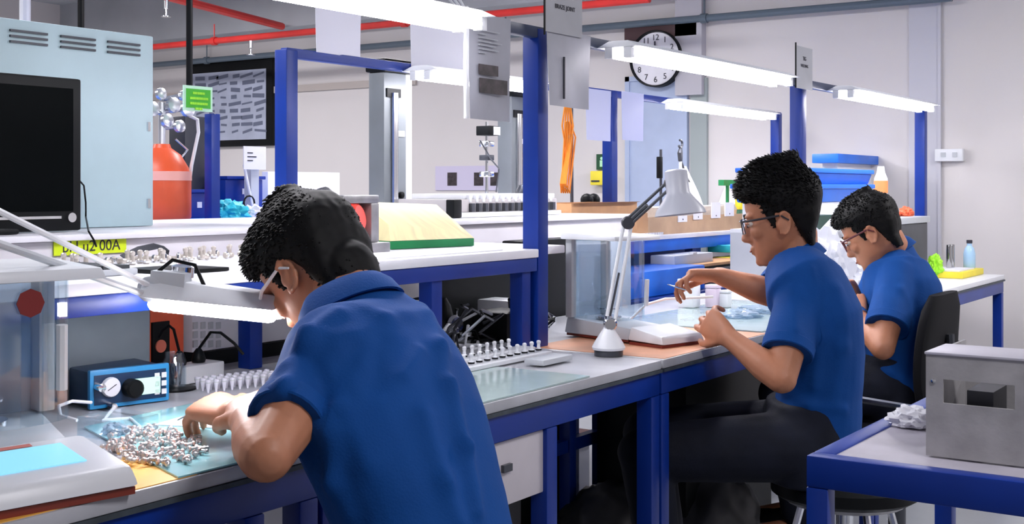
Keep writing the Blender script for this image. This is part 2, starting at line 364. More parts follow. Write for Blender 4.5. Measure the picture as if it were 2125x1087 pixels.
def slotbox():
    x0, x1, y0, y1, z0, z1 = -.556, -.25, 1.972, 2.20, h, 1.003
    t_ = .004; sx0, sx1 = PY(1957, 800, y0).x, PY(2106, 800, y0).x; sz0, sz1 = PY(2030, 843, y0).z, PY(2030, 793, y0).z
    m = MB().box(x0, x1, y0, y0+t_, z0, sz0).box(x0, x1, y0, y0+t_, sz1, z1-t_).box(x0, sx0, y0, y0+t_, sz0, sz1).box(sx1, x1, y0, y0+t_, sz0, sz1)
    m.box(x0, x0+t_, y0+t_, y1, z0, z1-t_).box(x1-t_, x1, y0+t_, y1, z0, z1-t_).box(x0+t_, x1-t_, y1-t_, y1, z0, z1-t_-.05)
    m.build('box_shell', mat('scuffed steel', (.40, .39, .40), .6, .15, var=.2, scale=14, bump=.05, bscale=90), bx)
    B(x0-.002, x1+.002, y0-.002, y0+.12, z1-t_, z1).build('lid', mat('pale steel lid', (.62, .6, .68), .4, .3, var=.08), bx, bevel=.001)
    MB().box(x0+.05, x0+.09, y0+.05, y0+.14, z0, z0+.10).box(x0+.13, x0+.16, y0+.08, y0+.16, z0, z0+.12).build('inner_bracket', DARKM, bx)
    MB().lathe([(.004, 0), (.004, .002), (.001, .003)], (x0+.012, y0, z1-.045), (0, -1, 0), 10).build('rivet', CHR, bx)
slotbox()
# crumpled tissue
def crumple(name, c_, r_, mt, label, cat, flat=.5, seed=1, par=None, group=None, amp=.38, ang=28):
    bm = bmesh.new(); bmesh.ops.create_icosphere(bm, subdivisions=4, radius=1)
    for v in bm.verts:
        n = noise.fractal(v.co*2.3+V((seed*3.1, 0, 0)), .8, 2.2, 4)
        k = 1+amp*n; p = v.co*k
        v.co = V((p.x*r_[0], p.y*r_[1], max(p.z, -flat)*r_[2]))
    mz = min(v.co.z for v in bm.verts); me = bpy.data.meshes.new(name)
    for v in bm.verts: v.co.z -= mz
    bm.to_mesh(me); bm.free(); me.materials.append(mt); me.shade_smooth(); me.set_sharp_from_angle(angle=math.radians(ang))
    o = bpy.data.objects.new(name, me); COL.objects.link(o)
    if par: o.parent = par; o.location = V(c_)-wloc(par); return o
    o.location = c_; return tag(o, label, cat, group)
q = PZ(1892, 885, h)
crumple('crumpled_tissue', (q.x, q.y+.01, h), (.04, .03, .022), PAPER, 'crumpled white tissue beside the steel box', 'tissue', seed=4)

# ================================================================== LEFT: cabinet with vents, monitor
cb = thing('equipment_cabinet', 'tall pale blue equipment cabinet with vent slots behind the monitor', 'cabinet', (-2.85, .9, 1.16))
CAB = mat('pale blue grey enamel', (.50, .67, .73), .4, var=.04)
B(-3.08, -2.6, -.35, 2.146, 1.161, 1.657).build('cabinet_shell', CAB, cb, bevel=.004)
for gx in range(9):
    y1 = 2.10-gx*.137; 
    if y1 < .9: break
    m = MB()
    for k in range(3): m.box(-2.602, -2.594, y1-.1, y1, 1.632-k*.013-.0055, 1.632-k*.013)
    m.build('vent_slots', DARKM, cb)
for z in (1.22, 1.42): MB().tube([(-2.6, 2.13, z-.012), (-2.6, 2.13, z+.012)], .006, 8).build('hinge', CHR, cb)
mo = thing('monitor', 'black flat computer monitor in front of the pale cabinet', 'monitor', (-2.42, .9, 1.16))
a = PX(169, 175, -2.42); b = PX(160, 478, -2.42)
B(-2.455, -2.42, a.y-.62, a.y, b.z, a.z+.012).build('monitor_housing', BLK, mo, bevel=.006)
B(-2.4205, -2.417, a.y-.60, a.y-.024, b.z+.045, a.z-.012).build('screen', mat('dark screen', (.0005, .0015, .002), .5, spec=.04), mo)
B(-2.4205, -2.417, a.y-.30, a.y-.055, b.z+.028, b.z+.034).build('silver_strip', CHR, mo)
MB().lathe([(.001, .004), (.011, .004), (.011, 0), (.001, 0)], (-2.42, a.y-.027, b.z+.03), (1, 0, 0), 20).build('badge', CHR, mo)
MB().box(-2.52, -2.455, a.y-.36, a.y-.26, b.z-.01+.01, b.z+.2).build('stand_neck', BLK, mo)
B(-2.57, -2.36, a.y-.42, a.y-.20, 1.161, 1.172).build('stand_base', BLK, mo, bevel=.004)
# keyboard-ish dark unit on left shelf and note
q = PX(190, 507, -2.296)
nt_ = thing('yellow_note', 'bright yellow handwritten note stuck below the pale cabinet', 'note', q)
B(-2.2975, -2.295, PX(112, 500, -2.295).y, PX(262, 500, -2.295).y, PX(190, 527, -2.295).z, PX(190, 489, -2.295).z).build('paper_sheet', mat('fluorescent yellow paper', (.75, .95, .01), .6, var=.05), nt_)
text('pH u2 00A', 'handwriting', nt_, (-2.2945, q.y, q.z-.004), (0, 1, 0), (0, 0, 1), .034, INK, .0003)
# thin cable from monitor
tag(MB().tube([PX(x, y, -2.58 if y < 465 else -2.27) for x, y in ((166, 376), (174, 385), (178, 420), (178, 450), (184, 480), (196, 500), (200, 512))], .0022, 6).build('thin_cable', BLK), 'thin black cable hanging beside the monitor', 'cable')

# swing arm lamp at left
la = thing('swing_arm_lamp', 'white swing arm tube lamp lit in front of the man at left', 'lamp', (-1.42, .55, T))
e0 = PD(-160, 360, 1.55); e1 = PD(318, 596, 2.12)
off = V((0, 0, -.028))
MB().tube([e0, e1], .005, 8).build('arm_bar', WP, la)
MB().tube([e0+off+V((0, -.02, -.02)), PD(262, 560, 2.06)+V((0, 0, -.03)), e1+off*.6], .006, 8).build('arm_bar', GP, la)
bq = V((e0.x, e0.y, T))
MB().lathe([(.07, 0), (.07, .02), (.03, .05), (.012, .06), (.012, .1)], bq).build('lamp_foot', WP, la)
MB().tube([bq+V((0, 0, .08)), e0], .008, 8).build('arm_bar', WP, la)
h0 = PD(322, 612, 2.14); h1 = PD(580, 638, 2.12); dv = (h1-h0).normalized(); sd = dv.cross(V((0, 0, 1))).normalized(); up = sd.cross(dv)
if up.z < 0: up = -up
def sec(p, a_, b_): return (p, sd, up, a_, b_)
m = MB().m(WP)
# open-bottom hood: trapezoid
for (p, q_) in ((h0-dv*.01, h1+dv*.005),):
    m.hexa([p-sd*.055, p+sd*.055, q_+sd*.05, q_-sd*.05], [p-sd*.034+up*.034, p+sd*.034+up*.034, q_+sd*.028+up*.022, q_-sd*.028+up*.022])
m.build('lamp_hood', WP, la, bevel=.004)
HT = mat('lit hand lamp tube', (1, .97, 1), .5, emit=14)
for s_ in (-.028, .028): MB().tube([h0+dv*.012+sd*s_-up*.012, h1-dv*.008+sd*s_-up*.012], .0125, 10, round_=True).build('lamp_tube', HT, la)
m = MB().lathe([(.012, -.02), (.022, -.018), (.022, .018), (.012, .02)], e1+V((0, 0, -.002)), sd, 16)
m.obox(e1+V((0, 0, .0))+dv*.03, dv, sd, up, .03, .018, .03); m.build('swivel_joint', GP, la)
k0 = h0+dv*.045+up*.034
MB().lathe([(.02, 0), (.02, .018), (.012, .022)], k0+up*.002, up, 12).build('tension_knob', CHR, la)
MB().tube([e1+V((0, 0, .02)), e1+dv*.03+up*.05, e1+dv*.07+up*.045, e1+dv*.09+up*.01], .0035, 6).build('power_cord', BLK, la)

# ================================================================== BALANCES
def balance(loc, rz, label, white=WP, back_h=.30, screen=True, k_=1.0, xb=-.30, xf=-.10, gw=.087):
    """local frame: +x front (towards operator), y width"""
    t = thing('precision_balance', label, 'balance', loc, None, rz); t.scale = (k_, k_, k_)
    L = dict(local=True)
    UNDER = mat('dark red underside', (.22, .03, .015), .5)
    # weighing body
    MB().hexa([(xb,-gw-.008,.012),(.0,-.095,.012),(.0,.095,.012),(xb,gw+.008,.012)], [(xb+.005,-gw,.066),(-.0,-.085,.05),(-.0,.085,.05),(xb+.005,gw,.066)]).build('body', GP, t, bevel=.006, **L)
    MB().box(xb+.005,-.005,-.088,.088,.004,.0115).build('underside', UNDER, t, **L)
    # display unit
    MB().hexa([(.005,-.105,.014),(.16,-.105,.010),(.16,.105,.010),(.005,.105,.014)], [(.012,-.098,.058),(.148,-.098,.036),(.148,.098,.036),(.012,.098,.058)]).build('display_housing', white, t, bevel=.009, **L)
    MB().box(.01,.152,-.1,.1,.0,.0095).build('display_foot', UNDER, t, **L)
    def onface(x, y, dz=0): return (x, y, .058+(x-.012)*(-.022/.136)+dz)
    if screen:
        MB().hexa([onface(.04,-.055,.0006), onface(.112,-.055,.0006), onface(.112,.055,.0006), onface(.04,.055,.0006)], [onface(.04,-.055,.002), onface(.112,-.055,.002), onface(.112,.055,.002), onface(.04,.055,.002)]).build('screen', mat('pale lcd', (.25, .62, .85), .25, emit=.35), t, **L)
        for (x, y, a_, b_) in ((.06, -.077, .012, .009), (.09, -.077, .012, .009)):
            MB().hexa([onface(x-a_,y-b_,.0006), onface(x+a_,y-b_,.0006), onface(x+a_,y+b_,.0006), onface(x-a_,y+b_,.0006)], [onface(x-a_,y-b_,.002), onface(x+a_,y-b_,.002), onface(x+a_,y+b_,.002), onface(x-a_,y+b_,.002)]).build('button', mat('pink button', (.7, .35, .38), .5), t, **L)
        MB().hexa([onface(.025,-.04,.0006), onface(.034,-.04,.0006), onface(.034,.02,.0006), onface(.025,.02,.0006)], [onface(.025,-.04,.0012), onface(.034,-.04,.0012), onface(.034,.02,.0012), onface(.025,.02,.0012)]).build('badge', mat('red badge', (.65, .2, .16), .5), t, **L)
    # draft shield
    z0 = .066
    for y in (-gw+.002, gw-.002): MB().box(xb+.008, xb+.038, y-.012, y+.012, z0, back_h).build('shield_post', GP, t, bevel=.003, **L)
    MB().box(xb+.01, xb+.014, -gw+.015, gw-.015, z0, back_h).build('back_panel', TGL, t, **L)
    g = MB().box(xb+.038, xf, -gw, -gw+.002, z0, back_h).box(xb+.038, xf, gw-.002, gw, z0, back_h)
    arc = [(xf+.04*math.sin(a_), (gw-.002)*math.cos(a_)) for a_ in [math.pi*i/10 for i in range(11)]]
    for (xa, ya), (xb_, yb_) in zip(arc, arc[1:]):
        g.hexa([(xa, ya, z0), (xb_, yb_, z0), (xb_-.002, yb_*.98, z0), (xa-.002, ya*.98, z0)], [(xa, ya, back_h), (xb_, yb_, back_h), (xb_-.002, yb_*.98, back_h), (xa-.002, ya*.98, back_h)])
    g.build('draft_shield_glass', GLASS, t, smooth=False, **L)
    MB().hexa([(xb,-gw-.028,back_h),(xf+.06,-gw-.028,back_h),(xf+.06,gw+.028,back_h),(xb,gw+.028,back_h)], [(xb,-gw-.023,back_h+.024),(xf+.055,-gw-.023,back_h+.016),(xf+.055,gw+.023,back_h+.016),(xb,gw+.023,back_h+.024)]).build('shield_lid', white, t, bevel=.005, **L)
    MB().lathe([(.045, z0), (.045, z0+.006), (.02, z0+.01), (.006, z0+.012), (.006, z0+.03), (.04, z0+.032), (.04, z0+.035)], ((xb+xf)/2+.02, 0, 0), (0, 0, 1), 24).build('weighing_pan', CHR, t, **L)
    MB().tube([(xf+.03, gw*.8, .11), (xf+.036, gw*.78, .2)], .008, 8).build('door_handle', WP, t, **L)
    return t
b1 = balance((-1.56, 1.03, T+.0012), math.radians(-10), 'big grey white scale at the lower left with a pale blue screen', back_h=.262, k_=1.08, xb=-.175, xf=-.075, gw=.122)
b2 = balance((-1.59, 2.99, T+.0012), math.radians(-14), 'white scale in front of the middle man behind the lamp foot', screen=False, k_=.82, back_h=.335)
# dark red octagon sticker on the glass of the left scale
a_ = math.radians(-10); lx, ly = -.0335*1.08, .048*1.08
q = V((-1.56+lx*math.cos(a_)-ly*math.sin(a_), 1.03+lx*math.sin(a_)+ly*math.cos(a_), 1.093))
st = MB().lathe([(.001, .0015), (.021, .0015), (.021, 0), (.001, 0)], q, (math.cos(a_), math.sin(a_), 0), 8).build('round_sticker', mat('dark red sticker', (.2, .012, .01), .5))
tag(st, 'dark red eight sided sticker on the glass of the left scale', 'sticker')


# ================================================================== THINGS under / on shelf at left
tag(MB().box(-2.195, -2.06, 1.0, PX(312, 700, -2.06).y, T+.001, 1.024).build('grey_cabinet', mat('blue grey sheet steel', (.2, .24, .27), .35, .3, var=.25, scale=4), bevel=.004), 'dull grey steel case tucked under the raised shelf', 'case')
# blue controller with gauge
ct = thing('pressure_controller', 'dark blue controller box with round gauge and small display', 'controller', (-1.95, 1.5, T))
cxy = PZ(350, 832, T); c0 = PZ(185, 853, T)
dirf = (V((cxy.x, cxy.y, 0))-V((c0.x, c0.y, 0))); wid = dirf.length; dirf.normalize(); nf = V((dirf.y, -dirf.x, 0))
if nf.x < 0: nf = -nf
cc = V((c0.x, c0.y, T))+dirf*wid/2
NAVY = mat('navy casing', (.004, .03, .09), .35, var=.1); CYB = mat('bright blue bezel', (.03, .28, .6), .35)
MB().obox(cc-nf*.10+V((0, 0, .004)), dirf, nf, (0, 0, 1), wid/2-.003, .094, .068).build('casing', NAVY, ct, bevel=.006)
MB().obox(cc-nf*.003+V((0, 0, .002)), dirf, nf, (0, 0, 1), wid/2, .006, .074).build('front_bezel', CYB, ct, bevel=.003)
MB().obox(cc+nf*.0035+V((0, 0, .010)), dirf, nf, (0, 0, 1), wid/2-.008, .001, .056).build('front_panel', NAVY, ct)
def fp(u, z, n_=.005): return cc+dirf*(u*wid/2)+V((0, 0, z))+nf*n_
MB().lathe([(.001, .004), (.017, .004), (.019, 0), (.019, -.004), (.001, -.004)], fp(-.52, .042, .010), nf, 24).build('gauge', PAPER, ct)
MB().obox(fp(-.52, .042, .0145), dirf+V((0, 0, .6)), V((0, 0, 1)), nf, .010, .0008, .0006).build('gauge_needle', INK, ct)
MB().lathe([(.018, 0), (.018, .022), (.014, .026), (.001, .026)], fp(-.02, .036), nf, 20).build('control_knob', BLK, ct)
MB().lathe([(.008, 0), (.008, .02), (.001, .022)], fp(-.82, .045), nf, 12).build('control_knob', CHR, ct)
MB().obox(fp(.42, .036), dirf, V((0, 0, 1)), nf, .026, .016, .002).build('display_window', mat('green white digits', (.55, .85, .7), .4, emit=.2), ct)
for u in (.66, .84):
    for z in (.022, .038, .054): MB().obox(fp(u, z), dirf, V((0, 0, 1)), nf, .005, .005, .002).build('button', WP, ct)
MB().tube([fp(-.55, .008, .006), fp(-.55, .008, .03)], .006, 8).build('hose_fitting', CHR, ct)
tag(MB().tube([fp(-.55, .008, .03)]+[PZ(x, y, T+.006) for x, y in ((215, 872), (270, 868), (290, 885), (262, 905))], .0032, 8).build('clear_hose', WP), 'thin white hose curling out of the blue controller', 'hose')
tag(MB().tube([PD(x, y, d_) for x, y, d_ in ((190, 835, 2.26), (150, 832, 2.23), (122, 842, 2.2), (126, 862, 2.16), (160, 872, 2.14))], .003, 8).build('clear_hose', WP), 'white hose loop left of the blue controller', 'hose')
# clear lidded box
q = PZ(240, 905, T)
cl = thing('clear_box', 'small clear plastic box of water beside the scale', 'box', q)
MB().box(q.x-.05, q.x+.05, q.y-.04, q.y+.05, T+.001, T+.003).box(q.x-.05, q.x-.048, q.y-.04, q.y+.05, T+.003, T+.035).box(q.x+.048, q.x+.05, q.y-.04, q.y+.05, T+.003, T+.035).box(q.x-.048, q.x+.048, q.y-.04, q.y-.038, T+.003, T+.035).box(q.x-.048, q.x+.048, q.y+.048, q.y+.05, T+.003, T+.035).build('box_tray', GLASS, cl, smooth=False)
crumple('foam_pad', (q.x, q.y, T+.004), (.022, .02, .012), TGL, None, None, par=cl, seed=8)
# glass jar
q = PZ(362, 808, T); q.z = T
jr = thing('glass_jar', 'glass jar of metal pins on a dark stand behind the blue controller', 'jar', q)
MB().lathe([(.045, 0), (.045, .004), (.03, .006), (.001, .006)], q, (0, 0, 1), 24).build('stand', BLK, jr)
MB().lathe([(.024, .007), (.024, .06), (.02, .068), (.02, .078), (.0185, .078), (.0185, .068), (.022, .058), (.022, .009), (.001, .009)], q, (0, 0, 1), 24).build('jar_glass', GLASS, jr)
m = MB()
for i in range(12):
    a_ = random.random()*6.28; r_ = random.random()*.012; p = q+V((r_*math.cos(a_), r_*math.sin(a_), .010)); m.tube([p, p+V((random.uniform(-.008, .008), random.uniform(-.008, .008), .045))], .0025, 6)
m.build('pins', CHR, jr)
# power strip with plugs
p0 = PZ(372, 803, T); p1 = PZ(466, 786, T); dv2 = (p1-p0).normalized(); sd2 = V((-dv2.y, dv2.x, 0))
ps = thing('power_strip', 'grey white power box with two black plugs on the bench', 'power strip', (p0+p1)/2)
MB().obox((p0+p1)/2+sd2*.028+V((0, 0, .002)), dv2, sd2, (0, 0, 1), (p1-p0).length/2, .028, .038).build('strip_body', WP, ps, bevel=.004)
for k, (tx, ty) in ((.2, (330, 700)), (.62, (505, 735))):
    b_ = p0.lerp(p1, k)+sd2*.028+V((0, 0, .041))
    pl = MB().lathe([(.014, 0), (.016, .006), (.011, .022), (.005, .03)], b_, (0, 0, 1), 12).build('plug', BLK, ps)
    e_ = PD(tx, ty, 2.66); mid = (b_+e_)/2+V((0, 0, .055))
    MB().tube([b_+V((0, 0, .028)), b_.lerp(mid, .55)+V((0, 0, .03)), mid, mid.lerp(e_, .6)+V((0, 0, .005)), e_], .0032, 6).build('plug_cord', BLK, ps)
# orange machine / white keypad machine beyond
def pbox(name, px0, px1, y0, y1, X, depth, mt, label, cat, bevel=.004, zb=None, **k):
    a_ = PX(px0, y0, X); b_ = PX(px1, y0, X); c_ = PX((px0+px1)/2, y1, X)
    zt = PX((px0+px1)/2, y0, X).z
    return tag(MB().box(X-depth, X, a_.y, b_.y, c_.z if zb is None else zb, zt).build(name, mt, bevel=bevel, **k), label, cat)
om = thing('orange_machine', 'orange red machine with black front beneath the lit lamp', 'machine', PX(350, 745, -2.16))
a_ = PX(312, 610, -2.16); b_ = PX(382, 610, -2.16)
B(-2.24, -2.16, a_.y, b_.y, T+.001, 1.04).build('machine_body', ORG, om, bevel=.004)
B(-2.162, -2.155, a_.y+.002, PX(352, 700, -2.155).y, T+.02, PX(330, 668, -2.155).z).build('front_panel', BLK, om)
MB().lathe([(.001, .003), (.014, .003), (.014, 0), (.001, 0)], PX(333, 718, -2.155), (1, 0, 0), 20).build('round_button', mat('salmon button', (.8, .2, .13), .5), om)
km = thing('keypad_machine', 'white machine with a small key grid behind the shelf leg', 'machine', PX(500, 760, -2.27))
a_ = PX(396, 640, -2.24); b_ = PX(640, 640, -2.24)
B(-2.27, -2.235, a_.y, b_.y, T+.036, 1.05).build('machine_body', WHITE, km, bevel=.004)
B(-2.27, -2.225, a_.y, b_.y, T+.001, T+.0355).build('machine_plinth', BLK, km)
for r in range(3):
    for k in range(4):
        p = PX(405+k*16, 675+r*19, -2.235); B(-2.235, -2.231, p.y-.008, p.y+.005, p.z-.008, p.z+.008).build('key', GP, km)
for px, py in ((445, 730), (571, 713)):
    p = PX(px, py, -2.235); MB().lathe([(.005, .003), (.005, 0), (.001, 0)], p, (1, 0, 0), 10).build('screw', DARKM, km)

# mats and sheets on bench
tag(MB().hexa([(-1.40, 1.20, T+.0015), (-1.40, 1.485, T+.0015), (-1.86, 1.66, T+.0015), (-1.83, 1.36, T+.0015)], [(-1.40, 1.20, T+.004), (-1.40, 1.485, T+.004), (-1.86, 1.66, T+.004), (-1.83, 1.36, T+.004)]).build('glass_mat', MATG), 'pale teal glass mat with metal parts heaped on it', 'mat')
tag(B(-1.69, -1.40, 1.72, 2.36, T+.0005, T+.004).build('glass_mat', mat('pale green mat', (.4, .52, .52), .2, var=.1, coat=.4)), 'pale grey green mat in front of the rack of white parts', 'mat')
q = PZ(425, 880, T)
tag(MB().hexa([(q.x-.05, q.y-.07, T+.0045), (q.x+.1, q.y-.02, T+.0045), (q.x+.06, q.y+.09, T+.0045), (q.x-.08, q.y+.06, T+.0045)], [(q.x-.05, q.y-.07, T+.006), (q.x+.1, q.y-.02, T+.006), (q.x+.06, q.y+.09, T+.0058), (q.x-.08, q.y+.06, T+.0058)]).build('white_tissue', PAPER), 'white tissue sheet under the hands of the man at left', 'tissue')

# metal fittings pile
def fitting(name, label, cat, group, s_=1.0, mt=None, mt2=None):
    t = thing(name, label, cat, (0, 0, 0), group); L = dict(local=True)
    MB().lathe([(.0045*s_, 0), (.0062*s_, .002*s_), (.0062*s_, .006*s_), (.004*s_, .008*s_), (.0035*s_, .016*s_), (.0048*s_, .018*s_), (.0048*s_, .022*s_), (.002*s_, .024*s_)], (0, 0, 0), (0, 0, 1), 10).build('fitting_body', mt or CHR, t, **L)
    MB().lathe([(.0068*s_, .002*s_), (.0068*s_, .0055*s_)], (0, 0, 0), (0, 0, 1), 8).build('fitting_collar', mt2 or mat('rosy brass', (.75, .48, .42), .4, .6), t, **L)
    return t
G = 'small metal fittings on the teal mat'
lab = 'small shiny metal fitting with rosy collar in the heap on the teal mat'
f0 = fitting('metal_fitting', lab, 'fitting', G, .8, mat('satin nickel', (.62, .6, .6), .32, .75))
placed = []; tries = 0
quad = [PZ(222, 918, T), PZ(330, 900, T), PZ(418, 940, T), PZ(300, 975, T)]
cen = sum(quad, V())/4
u_ax = (V((quad[2].x, quad[2].y, 0))-V((quad[0].x, quad[0].y, 0)))/2; v_ax = (V((quad[1].x, quad[1].y, 0))-V((quad[3].x, quad[3].y, 0)))/2
while len(placed) < 125 and tries < 6000:
    tries += 1; a_ = random.random()*6.283; r_ = math.sqrt(random.random())
    p = V((cen.x, cen.y, 0))+u_ax*r_*math.cos(a_)*1.0+v_ax*r_*math.sin(a_)*1.0
    if all((p-q_).length > .0102 for q_ in placed): placed.append(p)
for i, p in enumerate(placed):
    o = f0 if i == 0 else copy_tree(f0)
    if random.random() < .3: o.location = (p.x, p.y, T+.0042)
    else: o.location = (p.x, p.y, T+.0042+.0055); o.rotation_euler = (math.pi/2, 0, random.random()*6.28)
# row of small vials/tips behind the hands
vt = thing('clear_vial', 'small upright clear tip in the rows behind the hands of the left man', 'vial', (0, 0, 0), 'clear tips behind the hands')
MB().lathe([(.002, 0), (.0045, .014), (.006, .02), (.006, .026), (.004, .026), (.001, .02)], (0, 0, 0), (0, 0, 1), 10).build('vial_body', mat('milky plastic', (.75, .75, .85), .25), vt, local=True)
MB().lathe([(.0063, .0195), (.0063, .022)], (0, 0, 0), (0, 0, 1), 10).build('vial_rim', GP, vt, local=True)
fr_ = True; a0 = PZ(432, 815, T); a1 = PZ(600, 795, T)
for r in range(3):
    for k in range(10):
        p = a0.lerp(a1, (k+.3*r)/10.5)+V((-.028*r, .004*r, 0))
        o = vt if fr_ else copy_tree(vt); fr_ = False; o.location = (p.x, p.y, T)
# rack of white parts by the post
rk = thing('parts_rack', 'white strip rack of small parts beside the blue post on the bench', 'rack', (-1.7, 2.45, T))
B(-1.79, -1.74, 2.02, 2.66, T+.001, T+.012).build('rack_rail', WP, rk, bevel=.002)
B(-1.70, -1.65, 2.02, 2.60, T+.0045, T+.014).build('rack_rail', WP, rk, bevel=.002)
B(-1.615, -1.56, 2.42, 2.55, T+.0045, T+.018).build('end_block', GP, rk, bevel=.003)
rf = fitting('white_fitting', 'small white and black fitting standing in the strip rack near the post', 'fitting', 'fittings standing in the strip rack', 1.15, WP, BLK)
first = True
for x, z_ in ((-1.765, .0122), (-1.675, .0142)):
    for k in range(18):
        y = 2.04+k*.0315
        o = rf if first else copy_tree(rf); first = False; o.location = (x, y, T+z_)
# row of small parts on the shelf at left
sp = fitting('shelf_part', 'small beige and steel part lined up on the raised shelf at left', 'fitting', 'small parts lined up on the shelf', 1.2, mat('beige steel', (.6, .55, .5), .3, .5), CHR)
first = True
for r in range(3):
    for k in range(26):
        p = V((-2.10-.03*r, 1.55+k*.042+random.uniform(-.01, .01), 1.1002))
        if k > 21 and r == 0: continue
        o = sp if first else copy_tree(sp); first = False
        if random.random() < .4: o.location = (p.x, p.y, 1.1002+.0082); o.rotation_euler = (math.pi/2, 0, random.random()*6)
        else: o.location = p
# dark keyboard-like trays on the shelf at left
tk = thing('keyboard', 'dark grey keyboard lying on the raised shelf at left', 'keyboard', (-1.95, 1.2, 1.1))
B(-2.02, -1.86, .9, 1.5, 1.1005, 1.112).build('keyboard_base', GP, tk, bevel=.003)
m = MB()
for r in range(5):
    for k in range(18): m.box(-2.01+r*.03, -1.985+r*.03, .915+k*.032, .941+k*.032, 1.1121, 1.119)
m.build('keys', DG, tk, smooth=False)
tag(B(-1.93, -1.79, 1.52, 1.66, 1.1005, 1.108).build('black_tray', BLK, bevel=.002), 'flat black tray at the front of the raised shelf', 'tray')
cp = MB(); 
for i in range(8): cp.tube([PX(x+i*1.5, y+i*1.2, -2.2) for x, y in ((250, 530), (285, 513), (318, 506), (340, 512), (338, 520))], .002, 5)
tag(cp.build('cable_bundle', DARKM), 'grey bundle of thin wires on the shelf beneath the yellow note', 'cable')

# green and yellow box on shelf
gb = thing('sloped_box', 'yellow box with green base lying on the raised shelf', 'box', (-2.12, 2.55, 1.1))
bb = [(-2.06, 2.465), (-2.0, 2.75), (-2.17, 2.86), (-2.2, 2.50)]
MB().hexa([(x, y, 1.101) for x, y in bb], [(x, y, 1.122) for x, y in bb]).build('box_base', GRN, gb, bevel=.002)
MB().hexa([(x, y, 1.1225) for x, y in bb], [(-2.075, 2.475, 1.165), (-2.03, 2.735, 1.140), (-2.17, 2.80, 1.213), (-2.195, 2.50, 1.224)]).build('box_cover', mat('creamy yellow cover', (.85, .75, .42), .5, var=.15, scale=8, stretch=(1, 6, 1)), gb)
# metal bracket machine behind the head
mg = thing('metal_bracket', 'bent steel bracket with red part behind the head of the left man', 'bracket', (-2.1, 2.08, 1.1))
a_ = PX(705, 405, -2.05); b_ = PX(768, 405, -2.05)
MB().box(-2.12, -2.02, a_.y-.02, b_.y, a_.z-.02, a_.z).box(-2.12, -2.02, b_.y-.03, b_.y, 1.125, a_.z-.02).box(-2.14, -2.0, a_.y-.02, b_.y+.02, 1.1005, 1.1245).build('bracket_body', STEEL, mg, bevel=.003)
MB().lathe([(.04, -.04), (.05, -.02), (.05, .03), (.03, .045)], (-2.06, b_.y-.085, 1.18), (1, .3, .2), 20).build('red_drum', mat('glossy red', (.85, .06, .04), .3), mg)
MB().lathe([(.02, -.05), (.055, -.045), (.055, -.03), (.02, -.02)], (-2.06, b_.y-.10, 1.215), (1, .3, .2), 20).build('steel_disc', DARKM, mg)
# ear-plug-like white bits on shelf
wp = crumple('white_bit', (0, 0, 0), (.012, .012, .010), WP, 'small white plastic piece in the row before the green box', 'plastic piece', seed=2, group='white pieces before the green box')
for i in range(8):
    p = PZ(898+i*7.5, 510-i*.7, 1.1); o = wp if i == 0 else wp.copy()
    if i: COL.objects.link(o)
    o.location = (p.x+random.uniform(-.004, .004), p.y, 1.1002); o.rotation_euler.z = i*1.3
tag(MB().hexa([(-2.0, 2.02, 1.1003), (-1.80, 2.0, 1.1003), (-1.80, 2.6, 1.1003), (-1.95, 2.66, 1.1003)], [(-2.0, 2.02, 1.1025), (-1.80, 2.0, 1.1025), (-1.80, 2.6, 1.1025), (-1.95, 2.66, 1.1025)]).build('paper_sheet', PAPER), 'white paper lying on the shelf in front of the green box', 'paper')

# black cluttered equipment under the shelf
def clutter(y0, y1, x0, x1, n, label, seed):
    random.seed(seed); m = MB()
    ms = [BLK, WP, CHR, DARKM, BLK]
    for i in range(n):
        p = V((random.uniform(x0, x1), random.uniform(y0, y1), T+.006)); pts = [p]
        for k in range(4):
            p = p+V((random.uniform(-.05, .05), random.uniform(-.09, .09), 0)); p.z = max(T+.005, min(T+.12, p.z+random.uniform(-.05, .06)))
            p.x = min(max(p.x, x0), x1); p.y = min(max(p.y, y0), y1); pts.append(p.copy())
        m.m(ms[i % 5]).tube(pts, .0045, 6)
    return tag(m.build('cable_tangle', None), label, 'cables', kind='stuff')
clutter(2.44, 2.90, -2.1, -1.88, 30, 'tangle of black and white cables under the raised shelf', 3)
clutter(2.96, 3.06, -2.02, -1.93, 8, 'tangle of cables just right of the tall blue post', 5)
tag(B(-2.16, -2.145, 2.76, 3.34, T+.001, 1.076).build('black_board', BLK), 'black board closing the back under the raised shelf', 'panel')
eq = thing('black_instrument', 'black instrument with silver label under the raised shelf', 'instrument', (-1.95, 2.58, T))
a_ = PX(1052, 660, -1.9); b_ = PX(1106, 660, -1.9)
B(-2.02, -1.9, a_.y, b_.y+.01, T+.002, a_.z+.012).build('casing', BLK, eq, bevel=.004)
B(-1.9, -1.897, PX(1072, 670, -1.9).y, PX(1100, 670, -1.9).y, PX(1085, 707, -1.9).z, PX(1085, 667, -1.9).z).build('silver_plate', GP, eq)
eq = thing('black_instrument', 'squat black instrument with chrome lens among the cables', 'instrument', (-2.0, 2.36, T))
q = V((-2.05, 2.66, T+.002))
MB().lathe([(.05, 0), (.055, .02), (.04, .06), (.03, .10), (.018, .12)], q, (0, 0, 1), 20).build('casing', BLK, eq)
MB().lathe([(.022, 0), (.026, .01), (.02, .02)], q+V((.045, .0, .05)), (1, -.3, .1), 16).build('lens_ring', CHR, eq)

